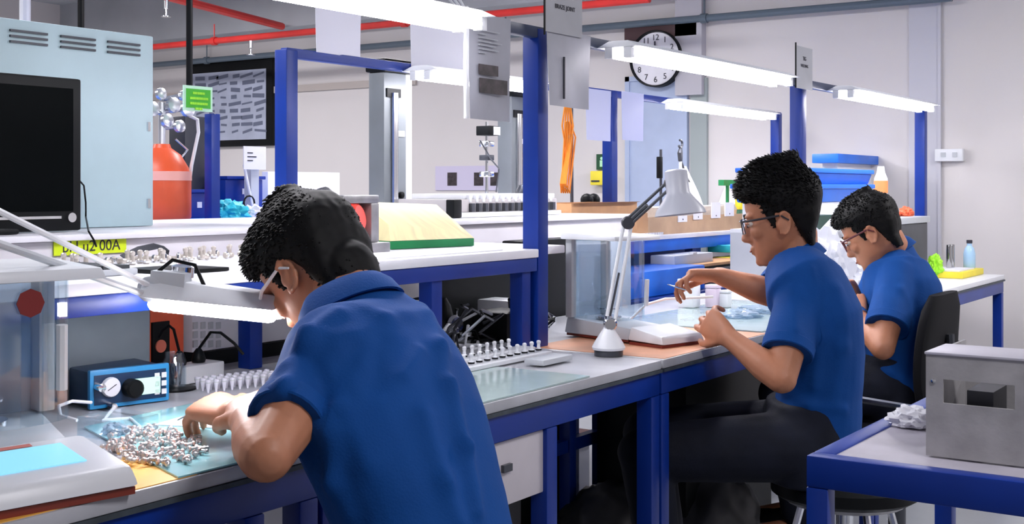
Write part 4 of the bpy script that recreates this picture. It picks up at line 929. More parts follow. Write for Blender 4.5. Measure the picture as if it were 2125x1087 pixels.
# pale things on middle bench: white bottles and cups, mats
tag(B(-1.92, -1.42, 3.37, 4.25, T+.0005, T+.004).build('glass_mat', mat('pale green mat', (.4, .52, .52), .2)), 'pale green mat on the bench of the middle man', 'mat')
for k, (x, y, w_, h_, mt, lb) in enumerate(((1430, 640, 36, 62, WP, 'plain white block beneath the raised hand of the middle man'), (1480, 640, 26, 50, mat('pinkish white plastic', (.75, .62, .75), .4), 'pinkish white tub behind the lower hand of the middle man'), (1505, 640, 22, 38, WP, 'small white block right of the pinkish tub'))):
    p = PZ(x, y, T); d_ = F*(H-T)/(y-HY); ww = w_*d_/F/2; hh = h_*d_/F
    t = thing('white_container', lb, 'container', (p.x, p.y, T))
    MB().box(p.x-ww, p.x+ww, p.y-ww, p.y+ww, T+.0045, T+hh*.85).build('container_body', mt, t, bevel=.006)
    MB().box(p.x-ww*1.03, p.x+ww*1.03, p.y-ww*1.03, p.y+ww*1.03, T+hh*.851, T+hh).build('lid', mt, t, bevel=.004)
tag(MB().tube([PD(x, y, 3.75) for x, y in ((1300, 670), (1340, 632), (1380, 620), (1430, 618), (1480, 616))], .004, 8).build('bent_tube', WP), 'thin white tube arching over the right scale', 'tube')
for k, (x, y, sd_) in enumerate(((1530, 660, 3), (1570, 650, 5))):
    p = PZ(x, y, T); crumple('plastic_bag', (p.x, p.y, T+.0045), (.07, .06, .015), TGL, ['flat clear plastic bag on the mat before the middle man', 'clear plastic bag farther along the mat of the middle man'][k], 'bag', seed=sd_)

# ================================================================== FAR RIGHT stuff
# shelf unit beyond third man: blue bins, bags
XS = -1.83
u = thing('storage_shelf', 'white storage shelf under the blue bins by the far wall', 'shelf', (-2.1, 5.4, T))
ya, yb = 4.75, 6.22
MB().box(-2.14, XS, ya, yb, 1.075, 1.09).build('shelf_board', WP, u)
for y in (ya, yb-.02): MB().box(-2.14, XS, y, y+.02, T+.001, 1.0745).build('shelf_side', GP, u)
def bin_(px0, px1, y0, y1, X, dp, label, mt=BLUE2, zb=None):
    a_ = PX(px0, y1, X); b_ = PX(px1, y1, X); zt = PX((px0+px1)/2, y0, X).z; z0 = PX((px0+px1)/2, y1, X).z if zb is None else zb
    t = thing('storage_bin', label, 'bin', (X-dp/2, (a_.y+b_.y)/2, z0))
    MB().hexa([(X-dp+.015, a_.y+.015, z0), (X-.015, a_.y+.015, z0), (X-.015, b_.y-.015, z0), (X-dp+.015, b_.y-.015, z0)], [(X-dp, a_.y, zt-.02), (X, a_.y, zt-.02), (X, b_.y, zt-.02), (X-dp, b_.y, zt-.02)]).build('bin_body', mt, t, bevel=.005)
    MB().box(X-dp-.008, X+.008, a_.y-.008, b_.y+.008, zt-.0195, zt).build('bin_rim', mt, t, bevel=.004)
    return t, zt
t, z_ = bin_(1640, 1812, 382, 412, -1.86, .25, 'lower blue storage bin of the stack behind the third man', zb=1.20)
B(-2.10, -1.88, PX(1645, 400, -1.88).y, PX(1800, 400, -1.88).y, 1.0905, 1.1995).build('bin_contents_block', WP, u, bevel=.004)
t, z_ = bin_(1650, 1810, 350, 382, -1.86, .25, 'upper blue storage bin of the stack behind the third man', zb=z_+.0005)
a_ = PX(1724, 340, -2.2); b_ = PX(1858, 340, -2.2)
t = thing('blue_tray', 'flat bright blue tray on top behind the storage bins', 'tray', (-2.25, (a_.y+b_.y)/2, 1.3))
MB().box(-2.3, -2.16, a_.y, b_.y, PX(1790, 341, -2.2).z, PX(1790, 323, -2.2).z).build('tray_body', BLUE2, t, bevel=.005)
MB().box(-2.28, -2.2, a_.y+.1, b_.y-.1, T, PX(1790, 341, -2.2).z-.0005).build('tray_stand', WP, t)
# orange bottle
p = PX(1828, 410, -1.9); t = thing('orange_bottle', 'white bottle with orange label right of the blue bins', 'bottle', (p.x, p.y, 1.0905))
zt = PX(1828, 345, -1.9).z
MB().lathe([(.028, 0), (.032, .01), (.032, zt-1.0905-.06), (.02, zt-1.0905-.03), (.016, zt-1.0905)], (p.x, p.y, 1.0905), (0, 0, 1), 18).build('bottle_body', WP, t)
MB().lathe([(.0335, zt-1.0905-.13), (.0335, zt-1.0905-.07)], (p.x, p.y, 1.0905), (0, 0, 1), 18).build('bottle_label', mat('orange label', (.95, .3, .1), .5), t)
# white bags
for k, (x, y, r_, sd_, lb) in enumerate(((1715, 500, (.10, .16, .13), 11, 'big white plastic bag behind the neck of the middle man'), (1752, 560, (.08, .12, .07), 12, 'white crumpled bag between the two men at right'), (1672, 540, (.06, .09, .10), 13, 'white plastic bag just behind the collar of the middle man'))):
    p = PX(x, y, -1.72 if k else -1.70); crumple('plastic_bag', (p.x, p.y, T+.001), r_, mat('white film', (.72, .74, .82), .35, var=.08, scale=10), lb, 'bag', seed=sd_, flat=.9)
p = PX(1680, 440, -1.8); a_ = PX(1640, 425, -1.80); b_ = PX(1716, 425, -1.80)
tag(MB().hexa([(-1.82, a_.y, 1.0905), (-1.80, a_.y, 1.0905), (-1.80, b_.y-.08, 1.0905), (-1.82, b_.y-.08, 1.0905)], [(-1.9, a_.y, 1.15), (-1.77, a_.y, 1.15), (-1.77, b_.y, 1.15), (-1.9, b_.y, 1.15)]).build('green_tray', mat('dark green tray', (.01, .07, .05), .5)), 'dark green tray edge behind the hair of the middle man', 'tray')
# grey machine right of third head
t = thing('grey_instrument', 'grey topped dark instrument right of the head of the third man', 'instrument', PX(1895, 490, -1.75))
a_ = PX(1868, 470, -1.70); b_ = PX(1925, 470, -1.70); zt = PX(1895, 450, -1.7).z
B(-1.85, -1.70, a_.y-.1, b_.y, T+.001, zt-.031).build('instrument_body', DG, t, bevel=.005)
B(-1.86, -1.69, a_.y-.11, b_.y+.01, zt-.03, zt).build('instrument_top', GP, t, bevel=.004)
crumple('orange_rag', ((-1.77), PX(1880, 440, -1.77).y, zt+.0005), (.03, .045, .03), mat('orange red cloth', (.85, .15, .06), .6), 'orange red rag lying on the grey topped instrument', 'rag', seed=3)
# lime bag & bottle things on the far bench end
p = PX(1940, 515, -1.62); crumple('lime_bag', (p.x, p.y, T+.001), (.035, .035, .055), LIME, 'lime green bag behind the shoulder of the third man', 'bag', seed=5, flat=.9)
t = thing('spray_bottle', 'dark bottle with pointed top above the lime bag', 'bottle', (p.x-.09, p.y+.02, T))
MB().lathe([(.025, 0), (.03, .01), (.03, .16), (.012, .20), (.008, .26), (.003, .28)], (p.x-.13, p.y+.0, T+.001), (0, 0, 1), 14).build('bottle_body', DG, t)
# yellow tray with cylinders and bottle
yt = thing('yellow_tray', 'shallow yellow tray on the farthest bench against the wall', 'tray', (-1.6, 6.0, T))
ya, yb = 5.88, 6.27
B(-1.76, -1.49, ya, yb, T+.0005, T+.03).build('tray_body', YEL, yt, bevel=.004)
B(-1.74, -1.51, ya+.02, yb-.10, T+.0305, T+.036).build('tray_liner', PAPER, yt)
for k, (px) in enumerate((1979, 1991)):
    p = V((-1.61, 6.10+.05*k, 0)); t = thing('steel_cylinder', ['left one of the two upright steel cylinders on the yellow tray', 'right one of the two upright steel cylinders on the yellow tray'][k], 'cylinder', (p.x, p.y, T+.036), 'steel cylinders on the yellow tray')
    MB().lathe([(.0125, 0), (.0135, .002), (.0135, .105), (.012, .11), (.001, .111)], (p.x, p.y, T+.0365), (0, 0, 1), 18).build('cylinder_body', mat('polished steel', (.5, .5, .5), .12, 1), t)
p = V((-1.545, 6.22, 0)); t = thing('water_bottle', 'pale blue plastic bottle with dark cap on the yellow tray', 'bottle', (p.x, p.y, T+.0305))
MB().lathe([(.026, 0), (.028, .006), (.028, .07), (.022, .095), (.012, .108), (.012, .12)], (p.x, p.y, T+.031), (0, 0, 1), 20).build('bottle_body', mat('pale blue bottle', (.4, .62, .85), .2), t)
MB().lathe([(.014, .1205), (.014, .136)], (p.x, p.y, T+.031), (0, 0, 1), 16).build('cap', INK, t)
# white bin under far bench
p = PX(2010, 700, -1.3)
t = thing('waste_bucket', 'white bucket standing under the farthest bench', 'bucket', (-1.75, 5.75, 0))
MB().lathe([(.13, 0), (.16, .60), (.165, .60), (.165, .64), (.15, .64), (.12, .02), (.001, .02)], (-1.66, 5.65, 0), (0, 0, 1), 24).build('bucket_body', WP, t)
tag(MB().tube([(-1.45, 5.2, .70), (-1.44, 5.7, .55), (-1.43, 6.3, .30), (-1.43, 6.6, .24)], .01, 8).tube([(-1.43, 6.6, .24), (-1.43, 6.74, .22)], .01, 8).build('floor_cable', BLK), 'black cable running down to the wall under the farthest bench', 'cable')

# floor-level stuff seen below benches
for k, (x, y, X, r_, lb, sd_) in enumerate(((1270, 1060, -2.0, (.16, .2, .42), 'dark grey full bag under the bench left of the double legs', 21), (1480, 1060, -1.75, (.14, .2, .42), 'dark grey full bag under the bench right of the double legs', 22))):
    p = PX(x, y, X); crumple('dark_bag', (p.x, p.y+(.0), .001), (r_[0], r_[1], .15+.02*k), mat('dark grey film', (.04, .04, .045), .5, var=.3, scale=6), lb, 'bag', seed=sd_, flat=.95, amp=.16, ang=80)
tag(B(-2.08, -1.75, 3.55, 4.25, .0, .74).build('shade_block', BLK, bevel=.01), 'big black block added as the dark shade under the middle bench', 'case')  # black block added to deepen the shadow under the bench
t = thing('white_crate', 'white crate with salmon lid on the floor seen between the bench legs', 'crate', (-2.6, 3.6, 0))
B(-3.0, -2.55, 3.5, 4.3, .001, .24).build('crate_body', WP, t, bevel=.006)
B(-3.02, -2.53, 3.48, 4.32, .2405, .28).build('crate_lid', mat('salmon lid', (.7, .35, .28), .5), t)

# ================================================================== PEOPLE
SKIN = mat('skin', (.50, .21, .115), .5, var=.1, scale=18, bump=.03, bscale=140, sub=.08)
HAIR = mat('black hair', (.0025, .0025, .003), .6, var=.4, scale=40, spec=.2)
SHIRT = mat('blue polo fabric', (.0008, .060, .27), .8, var=.10, scale=5, bump=.10, bscale=260, spec=.25)
PANTS = mat('dark navy trousers', (.006, .008, .018), .8, var=.35, scale=10, bump=.1, bscale=200, spec=.3)
LENS = glassmat('glasses lens', (.93, .96, 1), .16)
def bake(mb, voxel, smooth=4, fac=.5, name='t'):
    me = bpy.data.meshes.new(name); me.from_pydata(mb.v, [], mb.f)
    bm = bmesh.new(); bm.from_mesh(me)
    # each closed shell gets outward normals
    bmesh.ops.recalc_face_normals(bm, faces=bm.faces[:]); bmesh.ops.triangulate(bm, faces=[f for f in bm.faces if len(f.verts) > 4])
    bm.to_mesh(me); bm.free()
    o = bpy.data.objects.new(name, me); COL.objects.link(o)
    r = o.modifiers.new('r', 'REMESH'); r.mode = 'VOXEL'; r.voxel_size = voxel; r.adaptivity = 0
    if smooth: s = o.modifiers.new('s', 'SMOOTH'); s.iterations = smooth; s.factor = fac
    dg = bpy.context.evaluated_depsgraph_get(); dg.update()
    out = bpy.data.meshes.new_from_object(o.evaluated_get(dg))
    bpy.data.objects.remove(o); out.name = name; return out
def attach(me, name, parent, mt, label=None):
    off = wloc(parent); me.transform(Matrix.Translation(-off)); me.materials.clear(); me.materials.append(mt); me.shade_smooth()
    o = bpy.data.objects.new(name, me); COL.objects.link(o); o.parent = parent
    if label: o['label'] = label
    return o
HEADS = [(-.116,.066,.030,.020),(-.110,.080,.012,.034),(-.096,.087,-.022,.045),(-.075,.089,-.050,.056),(-.050,.087,-.068,.063),(-.02,.085,-.086,.069),
         (.01,.083,-.095,.073),(.04,.088,-.099,.076),(.07,.084,-.095,.073),(.094,.066,-.078,.060),(.110,.040,-.052,.040),(.118,.014,-.024,.018)]
def head_lerp(z, T_=HEADS):
    for a_, b_ in zip(T_, T_[1:]):
        if a_[0] <= z <= b_[0]:
            t_ = (z-a_[0])/(b_[0]-a_[0]); return [p+(q-p)*t_ for p, q in zip(a_, b_)]
    return T_[0] if z < T_[0][0] else T_[-1]
def headM(c, az, pitch, roll=0, s_=1.0):
    """az: heading angle of the face in the floor plane (rad, from +X), pitch: nose down"""
    R = Matrix.Rotation(az, 4, 'Z') @ Matrix.Rotation(pitch, 4, 'Y') @ Matrix.Rotation(roll, 4, 'X')
    return Matrix.Translation(c) @ R @ Matrix.Scale(s_, 4)
def add_head(mb, M):
    def P(*a): return M @ V(a)
    R = M.to_3x3(); ux, uy, uz = R @ V((1, 0, 0)), R @ V((0, 1, 0)), R @ V((0, 0, 1))
    mb.loft([(P((f+b)/2, 0, z), ux, uy, (f-b)/2, w_) for z, f, b, w_ in HEADS], 28, 2.25)
    # nose
    mb.loft([(P(x, 0, z), ux, uy, rx, ry) for z, x, rx, ry in ((.018,.080,.010,.007),(.0,.086,.013,.009),(-.018,.094,.014,.011),(-.034,.099,.017,.017),(-.042,.096,.015,.016),(-.047,.088,.010,.010))], 14)
    mb.ball(P(.092, .012, -.039), .0085, 10, (ux, uy, uz)); mb.ball(P(.092, -.012, -.039), .0085, 10, (ux, uy, uz))
    # brow, cheek, lips, chin
    for s_ in (-1, 1):
        mb.ball(P(.079, .030*s_, .022), (.013, .026, .008), 12, (ux, uy, uz))
        mb.ball(P(.066, .040*s_, -.022), (.020, .020, .022), 12, (ux, uy, uz))
        # ear
        ec = P(-.006, .076*s_, -.012)
        tilt = (Matrix.Rotation(math.radians(22)*s_, 3, 'Z') @ Matrix.Rotation(math.radians(-10), 3, 'Y'))
        ax_ = [R @ (tilt @ V(a)) for a in ((1, 0, 0), (0, 1, 0), (0, 0, 1))]
        mb.ball(ec, (.015, .004, .028), 14, ax_)
        rim = [ec+ax_[1]*(.006*s_)+ax_[0]*(-.015*math.sin(t_)*1.0)+ax_[2]*(.029*math.cos(t_)) for t_ in [i*.4-.9 for i in range(11)]]
        mb.tube(rim, .0042, 8, round_=True)
        mb.ball(P(.004, .078*s_, -.034), (.008, .005, .010), 10, ax_)
        mb.ball(P(.010, .076*s_, -.014), (.005, .005, .010), 10, ax_)
    mb.ball(P(.090, 0, -.063), (.008, .020, .006), 12, (ux, uy, uz)); mb.ball(P(.089, 0, -.074), (.009, .017, .006), 12, (ux, uy, uz))
    mb.ball(P(.078, 0, -.100), (.014, .020, .013), 12, (ux, uy, uz))
def add_hand(mb, wrist, fwd, normal, side, curls, thumb=.6, splay=.12, s_=1.0, rr=1.0):
    """fwd: wrist->knuckles; normal: out of the back of the hand; side: +1 thumb on the (fwd x normal) side"""
    f = V(fwd).normalized(); n = V(normal); n = (n-f*n.dot(f)).normalized(); t = f.cross(n)*side
    w0 = V(wrist)
    mb.loft([(w0-f*.02*s_, t, n, .024*s_, .018*s_), (w0, t, n, .027*s_, .018*s_), (w0+f*.03*s_, t, n, .034*s_, .017*s_), (w0+f*.065*s_, t, n, .040*s_, .015*s_), (w0+f*.088*s_, t, n, .038*s_, .012*s_)], 16, 2.6)
    L = [(.040,.025,.021),(.045,.029,.023),(.041,.027,.022),(.033,.021,.019)]
    for i in range(4):
        o_ = (1.5-i)*.0195*s_; p = w0+f*(.078-.004*abs(i-1))*s_+t*o_
        d = (f+t*(1.5-i)*splay).normalized(); pts = [p, p]; pts[0] = p-d*.02*s_; a_ = 0; c_ = curls[i]
        for j in range(3):
            a_ += c_*(.75, 1.0, .7)[j]; dd = d*math.cos(a_)-n*math.sin(a_); p = p+dd*L[i][j]*s_; pts.append(p)
        mb.tube(pts, [.0092*s_*rr, .0092*s_*rr, .0085*s_*rr, .0078*s_*rr, .0066*s_*rr], 10, round_=True)
    p = w0+f*.022*s_+t*.024*s_; d = (f*.75+t*.7-n*.25*thumb).normalized(); pts = [w0+f*.01*s_+t*.012*s_, p]
    for j, l in enumerate((.040, .031, .025)):
        p = p+d*l*s_; pts.append(p); d = (d-n*.30*thumb-t*.38*thumb+f*.15).normalized()
    mb.tube(pts, [.013*s_, .0135*s_, .0115*s_, .0098*s_, .0078*s_], 10, round_=True)
def limb(mb, pts, rs, n=14): mb.tube(pts, rs, n, round_=True)
def hair(par, M, style, seed=0, label=None):
    rnd = random.Random(seed)
    def P(*a): return M @ V(a)
    R = M.to_3x3(); ux, uy, uz = R @ V((1, 0, 0)), R @ V((0, 1, 0)), R @ V((0, 0, 1))
    mb = MB(); vol = style['vol']; secs = []
    for z, ff in style['line']:
        h_ = head_lerp(min(z, .112)); t_ = max(0, (z-.0)/.11); g = .006+vol*min(1, max(0, t_))
        b = (h_[2] if z > -.04 else min(h_[2], -.072+(-.04-z)*.25))-g-.002; f = ff; w_ = h_[3]+(.007+vol*.5*min(1, max(0, t_)))
        if z > .112: w_ = h_[3]*.9
        secs.append((P((f+b)/2, 0, z if z < .1 else z+vol*.9*(z-.1)/.02), ux, uy, (f-b)/2, w_))
    mb.loft(secs, 28, 2.9)
    for s_ in (-1, 1):   # sideburns
        mb.loft([(P(x, .069*s_, z), ux, uy, rx, .007) for z, x, rx in ((-.022, .018, .004), (-.005, .02, .009), (.02, .024, .014), (.045, .026, .02))], 10)
    if 'nape' in style: c_, r_ = style['nape']; mb.ball(P(*c_), r_, 18, (ux, uy, uz))
    me = bake(mb, .0035, 5)
    bm = bmesh.new(); bm.from_mesh(me); bm.normal_update()
    Mi = M.inverted(); cen = M @ V((0, 0, .02)); spikes = MB()
    fs = bm.faces[:]; rnd.shuffle(fs)
    k = 0
    for f in fs:
        if k > style['n']: break
        c = f.calc_center_median(); l = Mi @ c
        if l.z < style.get('zmin', .02) and rnd.random() > .3: continue
        if l.x > .07 and l.z < .04: continue
        n = f.normal; up_ = max(0, min(1, (l.z-.0)/.11)); ln = style['len']*(.35+.65*up_)*rnd.uniform(.6, 1.2)
        comb = R @ V((style['comb'][0], style['comb'][1]+rnd.uniform(-.5, .5), style['comb'][2]))
        d0 = (n*.34+comb*.9+.7*V((rnd.uniform(-.3, .3), rnd.uniform(-.3, .3), rnd.uniform(-.3, .3)))).normalized()
        d1_ = (d0-uz*style.get('droop', .5)+comb*.3).normalized()
        spikes.tube([c-n*.004, c+d0*ln*.5, c+d0*ln*.5+d1_*ln*.5], [.0024, .0019, .0005], 4); k += 1
    for v in bm.verts: v.co += v.normal*(.0012*noise.noise(v.co*60)+.0025*noise.noise(v.co*22))
    bm.to_mesh(me); bm.free()
    n0 = len(me.vertices); vs = [v.co.copy() for v in me.vertices]+spikes.v; fs_ = [tuple(p.vertices) for p in me.polygons]+[tuple(i+n0 for i in f) for f in spikes.f]
    m2 = bpy.data.meshes.new('hair'); m2.from_pydata(vs, [], fs_)
    return attach(m2, 'hair', par, HAIR, label)
def face_bits(par, M, glasses='clear', frame=None):
    def P(*a): return M @ V(a)
    R = M.to_3x3(); ux, uy, uz = R @ V((1, 0, 0)), R @ V((0, 1, 0)), R @ V((0, 0, 1))
    for s_ in (-1, 1):
        MB().tube([P(.092-.0, .014*s_, .020), P(.091, .030*s_, .027), P(.078, .048*s_, .022)], [.003, .0036, .002], 8, round_=True).build('eyebrow', HAIR, par)
        e = MB().m(mat('eye white', (.7, .66, .62), .3)).ball(P(.0795, .031*s_, .0005), (.010, .013, .007), 14, (ux, uy, uz)); e.build('eye', None, par)
        MB().ball(P(.0885, .031*s_, -.002), (.002, .005, .005), 10, (ux, uy, uz)).build('iris', INK, par)
        MB().tube([P(.086, .019*s_, .003), P(.092, .031*s_, .006), P(.084, .044*s_, .003)], [.0022, .003, .002], 8, round_=True).build('eyelid', SKIN, par)
    MB().ball(P(.097, 0, -.0685), (.004, .017, .0035), 12, (ux, uy, uz)).build('lips', mat('lips', (.38, .12, .10), .5), par)
    g = bpy.data.objects.new('safety_glasses', None); COL.objects.link(g); g.parent = par; g.location = M.translation-wloc(par)
    if frame: g['label'] = frame[1]
    fm = frame[0] if frame else WP
    for s_ in (-1, 1):
        MB().add([P(.104, .008*s_, .016), P(.098, .052*s_, .018), P(.096, .053*s_, -.018), P(.106, .012*s_, -.020),
                  P(.1025, .008*s_, .016), P(.0965, .052*s_, .018), P(.0945, .053*s_, -.018), P(.1045, .012*s_, -.020)],
                 [(0,1,2,3),(7,6,5,4),(0,4,5,1),(1,5,6,2),(2,6,7,3),(3,7,4,0)]).build('lens', LENS, g, smooth=False)
        ring = [P(.104, .008*s_, .017), P(.098, .053*s_, .019), P(.096, .054*s_, -.019), P(.106, .012*s_, -.021), P(.104, .008*s_, .017)]
        MB().tube(ring, .0013 if not (frame and frame[2]) else .002, 6).build('lens_rim', fm, g)
        MB().tube([P(.098, .053*s_, .012), P(.060, .076*s_, .010), P(-.002, .082*s_, .008), P(-.02, .082*s_, -.008)], [.003, .0035, .003, .002], 6).build('temple_arm', fm, g)
    MB().tube([P(.104, -.008, .012), P(.108, 0, .014), P(.104, .008, .012)], .0018, 6).build('bridge', fm, g)
    return g
def ring_collar(par, c, nrm, fx, rx, ry, hgt, mt, openf=.0):
    """polo collar: a folded band round the neck"""
    nrm = V(nrm).normalized(); fx = V(fx); fx = (fx-nrm*fx.dot(nrm)).normalized(); fy = nrm.cross(fx); n = 40; vs = []; fs = []
    prof = [(0, 0), (.35, 1.0), (.0, 1.12), (-.9, .05), (-1.15, -.75), (-.95, -.78)]   # (outward in cm-ish, up)
    prof = [(-.004, 0), (-.002, hgt), (.004, hgt+.003), (.017, hgt*.25), (.026, -hgt*1.25), (.021, -hgt*1.3), (.006, -.004)]
    for i in range(n):
        a_ = openf+(2*math.pi-2*openf)*i/(n-1)
        ca, sa = math.cos(a_), math.sin(a_)
        drop = -.030*max(0, ca)**2
        for o_, u_ in prof:
            vs.append(c+fx*((rx+o_)*ca)+fy*((ry+o_)*sa)+nrm*(u_+drop))
    m = len(prof)
    for i in range(n-1):
        for j in range(m): fs.append((i*m+j, i*m+(j+1) % m, (i+1)*m+(j+1) % m, (i+1)*m+j))
    fs.append(tuple(range(m))); fs.append(tuple(reversed([(n-1)*m+j for j in range(m)])))
    return MB().add(vs, fs).build('collar', mt, par, angle=60)
def folds(me, segs, par=None):
    """segs: (px,py) polylines traced on the cloth, hit by rays, with amplitude and width: soft ridges in the cloth"""
    bm = bmesh.new(); bm.from_mesh(me); bvh = BVHTree.FromBMesh(bm); bm.normal_update()
    lines = []
    for pts, amp, sig in segs:
        hp = []
        for x, y in pts:
            d_ = PD(x, y, 1)-V((0, 0, H)); hit = bvh.ray_cast(V((0, 0, H)), d_.normalized())
            if hit[0] is not None: hp.append(hit[0])
        for a_, b_ in zip(hp, hp[1:]): lines.append((a_, b_, amp, sig))
    for v in bm.verts:
        dsp = .0022*noise.noise(v.co*9)+.0012*noise.noise(v.co*23)
        for a_, b_, amp, sig in lines:
            ab = b_-a_; t_ = max(0, min(1, (v.co-a_).dot(ab)/max(ab.length_squared, 1e-9))); d2 = (v.co-(a_+ab*t_)).length_squared
            if d2 < sig*sig*9: dsp += amp*math.exp(-d2/(2*sig*sig))
        v.co += v.normal*dsp
    bm.to_mesh(me); bm.free(); return me

def person(name_label, J, heading, hM, torso, seg_folds=(), voxel=.0045, hairst=None, glass=None, hands=(), tag_group=None, body_scale=1):
    base = V((J['hip'].x, J['hip'].y, 0))
    par = thing('person', name_label, 'person', base)
    ff = V((math.cos(heading), math.sin(heading), 0)); ll = V((-ff.y, ff.x, 0))
    mb = MB(); add_head(mb, hM)
    # torso sections: (centre, forward radius, half width, spine direction)
    def secs(grow):
        out = []
        for i, (c, rf_, rw, lat) in enumerate(torso):
            c0_ = torso[max(0, i-1)][0]; c1_ = torso[min(len(torso)-1, i+1)][0]; ax = (c1_-c0_).normalized()
            l_ = (lat-ax*lat.dot(ax)).normalized(); f_ = l_.cross(ax)
            out.append((c, f_, l_, rf_+grow, rw+grow))
        return out
    mb.loft(secs(-.010), 26, 2.3)
    R = hM.to_3x3(); neck_top = hM @ V((-.028, 0, -.045))
    mb.tube([J['neck'], J['neck'].lerp(neck_top, .5), neck_top], [.062, .055, .056], 18, round_=True)
    for s_ in ('l', 'r'):
        sh_, el, wr_ = J['sh_'+s_], J['el_'+s_], J['wr_'+s_]
        limb(mb, [sh_, sh_.lerp(el, .5), el], [.052, .046, .037])
        limb(mb, [el, el.lerp(wr_, .3), el.lerp(wr_, .75), wr_], [.038, .040, .029, .025])
    for kw in hands: add_hand(mb, **kw)
    for s_ in ('l', 'r'):
        limb(mb, [J['hp_'+s_], J['kn_'+s_], J['an_'+s_]], [.07, .048, .035])
        a_ = J['an_'+s_]; mb.tube([a_+V((0, 0, -.03)), a_+ff*.07+V((0, 0, -.045)), a_+ff*.16+V((0, 0, -.055))], [.035, .035, .022], 12, round_=True)
    body = attach(bake(mb, voxel, 3), 'body', par, SKIN)
    # shirt
    sb = MB(); sb.loft(secs(.010), 28, 2.35)
    for s_ in ('l', 'r'):
        sh_, el = J['sh_'+s_], J['el_'+s_]; e = sh_.lerp(el, J.get('slv', .78))
        c_in = torso[-2][0]
        d_ = (e-sh_).normalized(); k_ = J.get('sw', 1.0)
        sb.tube([sh_.lerp(c_in, .5), sh_+V((0, 0, .004)), sh_.lerp(e, .5), e-d_*.006, e], [.062, .072*k_, .070*k_, .074*k_, .071*k_], 20)
    me = bake(sb, .006, 7, .6)
    folds(me, seg_folds)
    shirt = attach(me, 'polo_shirt', par, SHIRT)
    for s_ in ('l', 'r'):
        sh_, el = J['sh_'+s_], J['el_'+s_]; e = sh_.lerp(el, J.get('slv', .78)); d_ = (e-sh_).normalized(); k_ = J.get('sw', 1.0)
        u_, v_ = ortho(d_); MB().loft([(e-d_*.026, u_, v_, .0735*k_, .0735*k_), (e-d_*.024, u_, v_, .0755*k_, .0755*k_), (e+d_*.001, u_, v_, .0745*k_, .0745*k_), (e+d_*.003, u_, v_, .071*k_, .071*k_), (e+d_*.001, u_, v_, .066*k_, .066*k_)], 26).build('sleeve_cuff', SHIRT, par)
    ring_collar(par, J['collar'], J['cn'], ff, J.get('crx', .068)-.008, J.get('cry', .070)-.006, .017, SHIRT, J.get('open', .35))
    # trousers
    pb = MB(); hc = J['hip']
    pb.loft([(hc+V((0, 0, -.10)), ff, ll, .11, .165), (hc+V((0, 0, -.03)), ff, ll, .125, .18), (hc+V((0, 0, .05)), ff, ll, .115, .165), (hc+V((0, 0, .11)), ff, ll, .105, .15)], 24, 2.3)
    for s_ in ('l', 'r'):
        a_, b_, c_ = J['hp_'+s_], J['kn_'+s_], J['an_'+s_]
        limb(pb, [a_, a_.lerp(b_, .5), b_], [.092, .085, .07]); limb(pb, [b_, b_.lerp(c_, .4), c_+V((0, 0, .02))], [.068, .062, .055])
    me = bake(pb, .008, 6); folds(me, ()); attach(me, 'trousers', par, PANTS)
    for s_ in ('l', 'r'):
        a_ = J['an_'+s_]; m = MB(); m.loft([(a_+ff*x+V((0, 0, z-.045)), V((0, 0, 1)), ll, rz_, rw) for x, z, rz_, rw in ((-.06, 0, .02, .025), (-.045, .0, .038, .036), (.0, .004, .042, .04), (.09, -.008, .03, .045), (.16, -.012, .024, .04), (.19, -.016, .012, .02))], 16, 2.4)
        m.build('shoe', BLK, par)
    hair(par, hM, hairst, seed=hairst.get('seed', 1)); face_bits(par, hM, frame=glass)
    return par, ff, ll

PI = math.pi
# ---------- man at left
ff = V((-1, 0, 0))
J = dict(hip=V((-1.04, 1.385, .585)), neck=V((-1.32, 1.525, 1.045)), sh_l=PD(676, 752, 1.87), sh_r=V((-1.315, 1.635, .975)),
         el_l=PD(553, 945, 1.67), wr_l=PD(512, 872, 1.85), el_r=V((-1.54, 1.60, .885)), wr_r=PD(482, 862, 2.00),
         hp_l=V((-1.06, 1.27, .57)), hp_r=V((-1.06, 1.47, .57)), kn_l=V((-1.44, 1.20, .55)), kn_r=V((-1.44, 1.54, .55)),
         an_l=V((-1.46, 1.20, .10)), an_r=V((-1.46, 1.54, .10)), slv=.68, sw=.79,
         collar=V((-1.350, 1.503, 1.074)), cn=V((-.52, .05, .85)), crx=.076, cry=.073, open=.35)
lat = V((0, -1, 0))
tor = [(V((-1.05, 1.38, .50)), .10, .12, lat), (V((-1.05, 1.385, .57)), .108, .138, lat), (V((-1.075, 1.395, .68)), .098, .122, lat), (V((-1.12, 1.41, .79)), .096, .128, lat), (V((-1.185, 1.43, .89)), .104, .148, lat),
       (V((-1.245, 1.455, .955)), .106, .160, V((.02, -1, 0))), (V((-1.28, 1.495, 1.00)), .090, .142, V((.04, -1, -.03))), (V((-1.31, 1.515, 1.04)), .068, .092, V((.04, -1, -.03))), (V((-1.332, 1.515, 1.072)), .048, .062, V((.04, -1, -.03)))]
M1 = headM(PD(652, 556, 2.10), PI-math.radians(2), math.radians(44), math.radians(-3), .99)
nrm_cam = V((.5, -.8, .35))
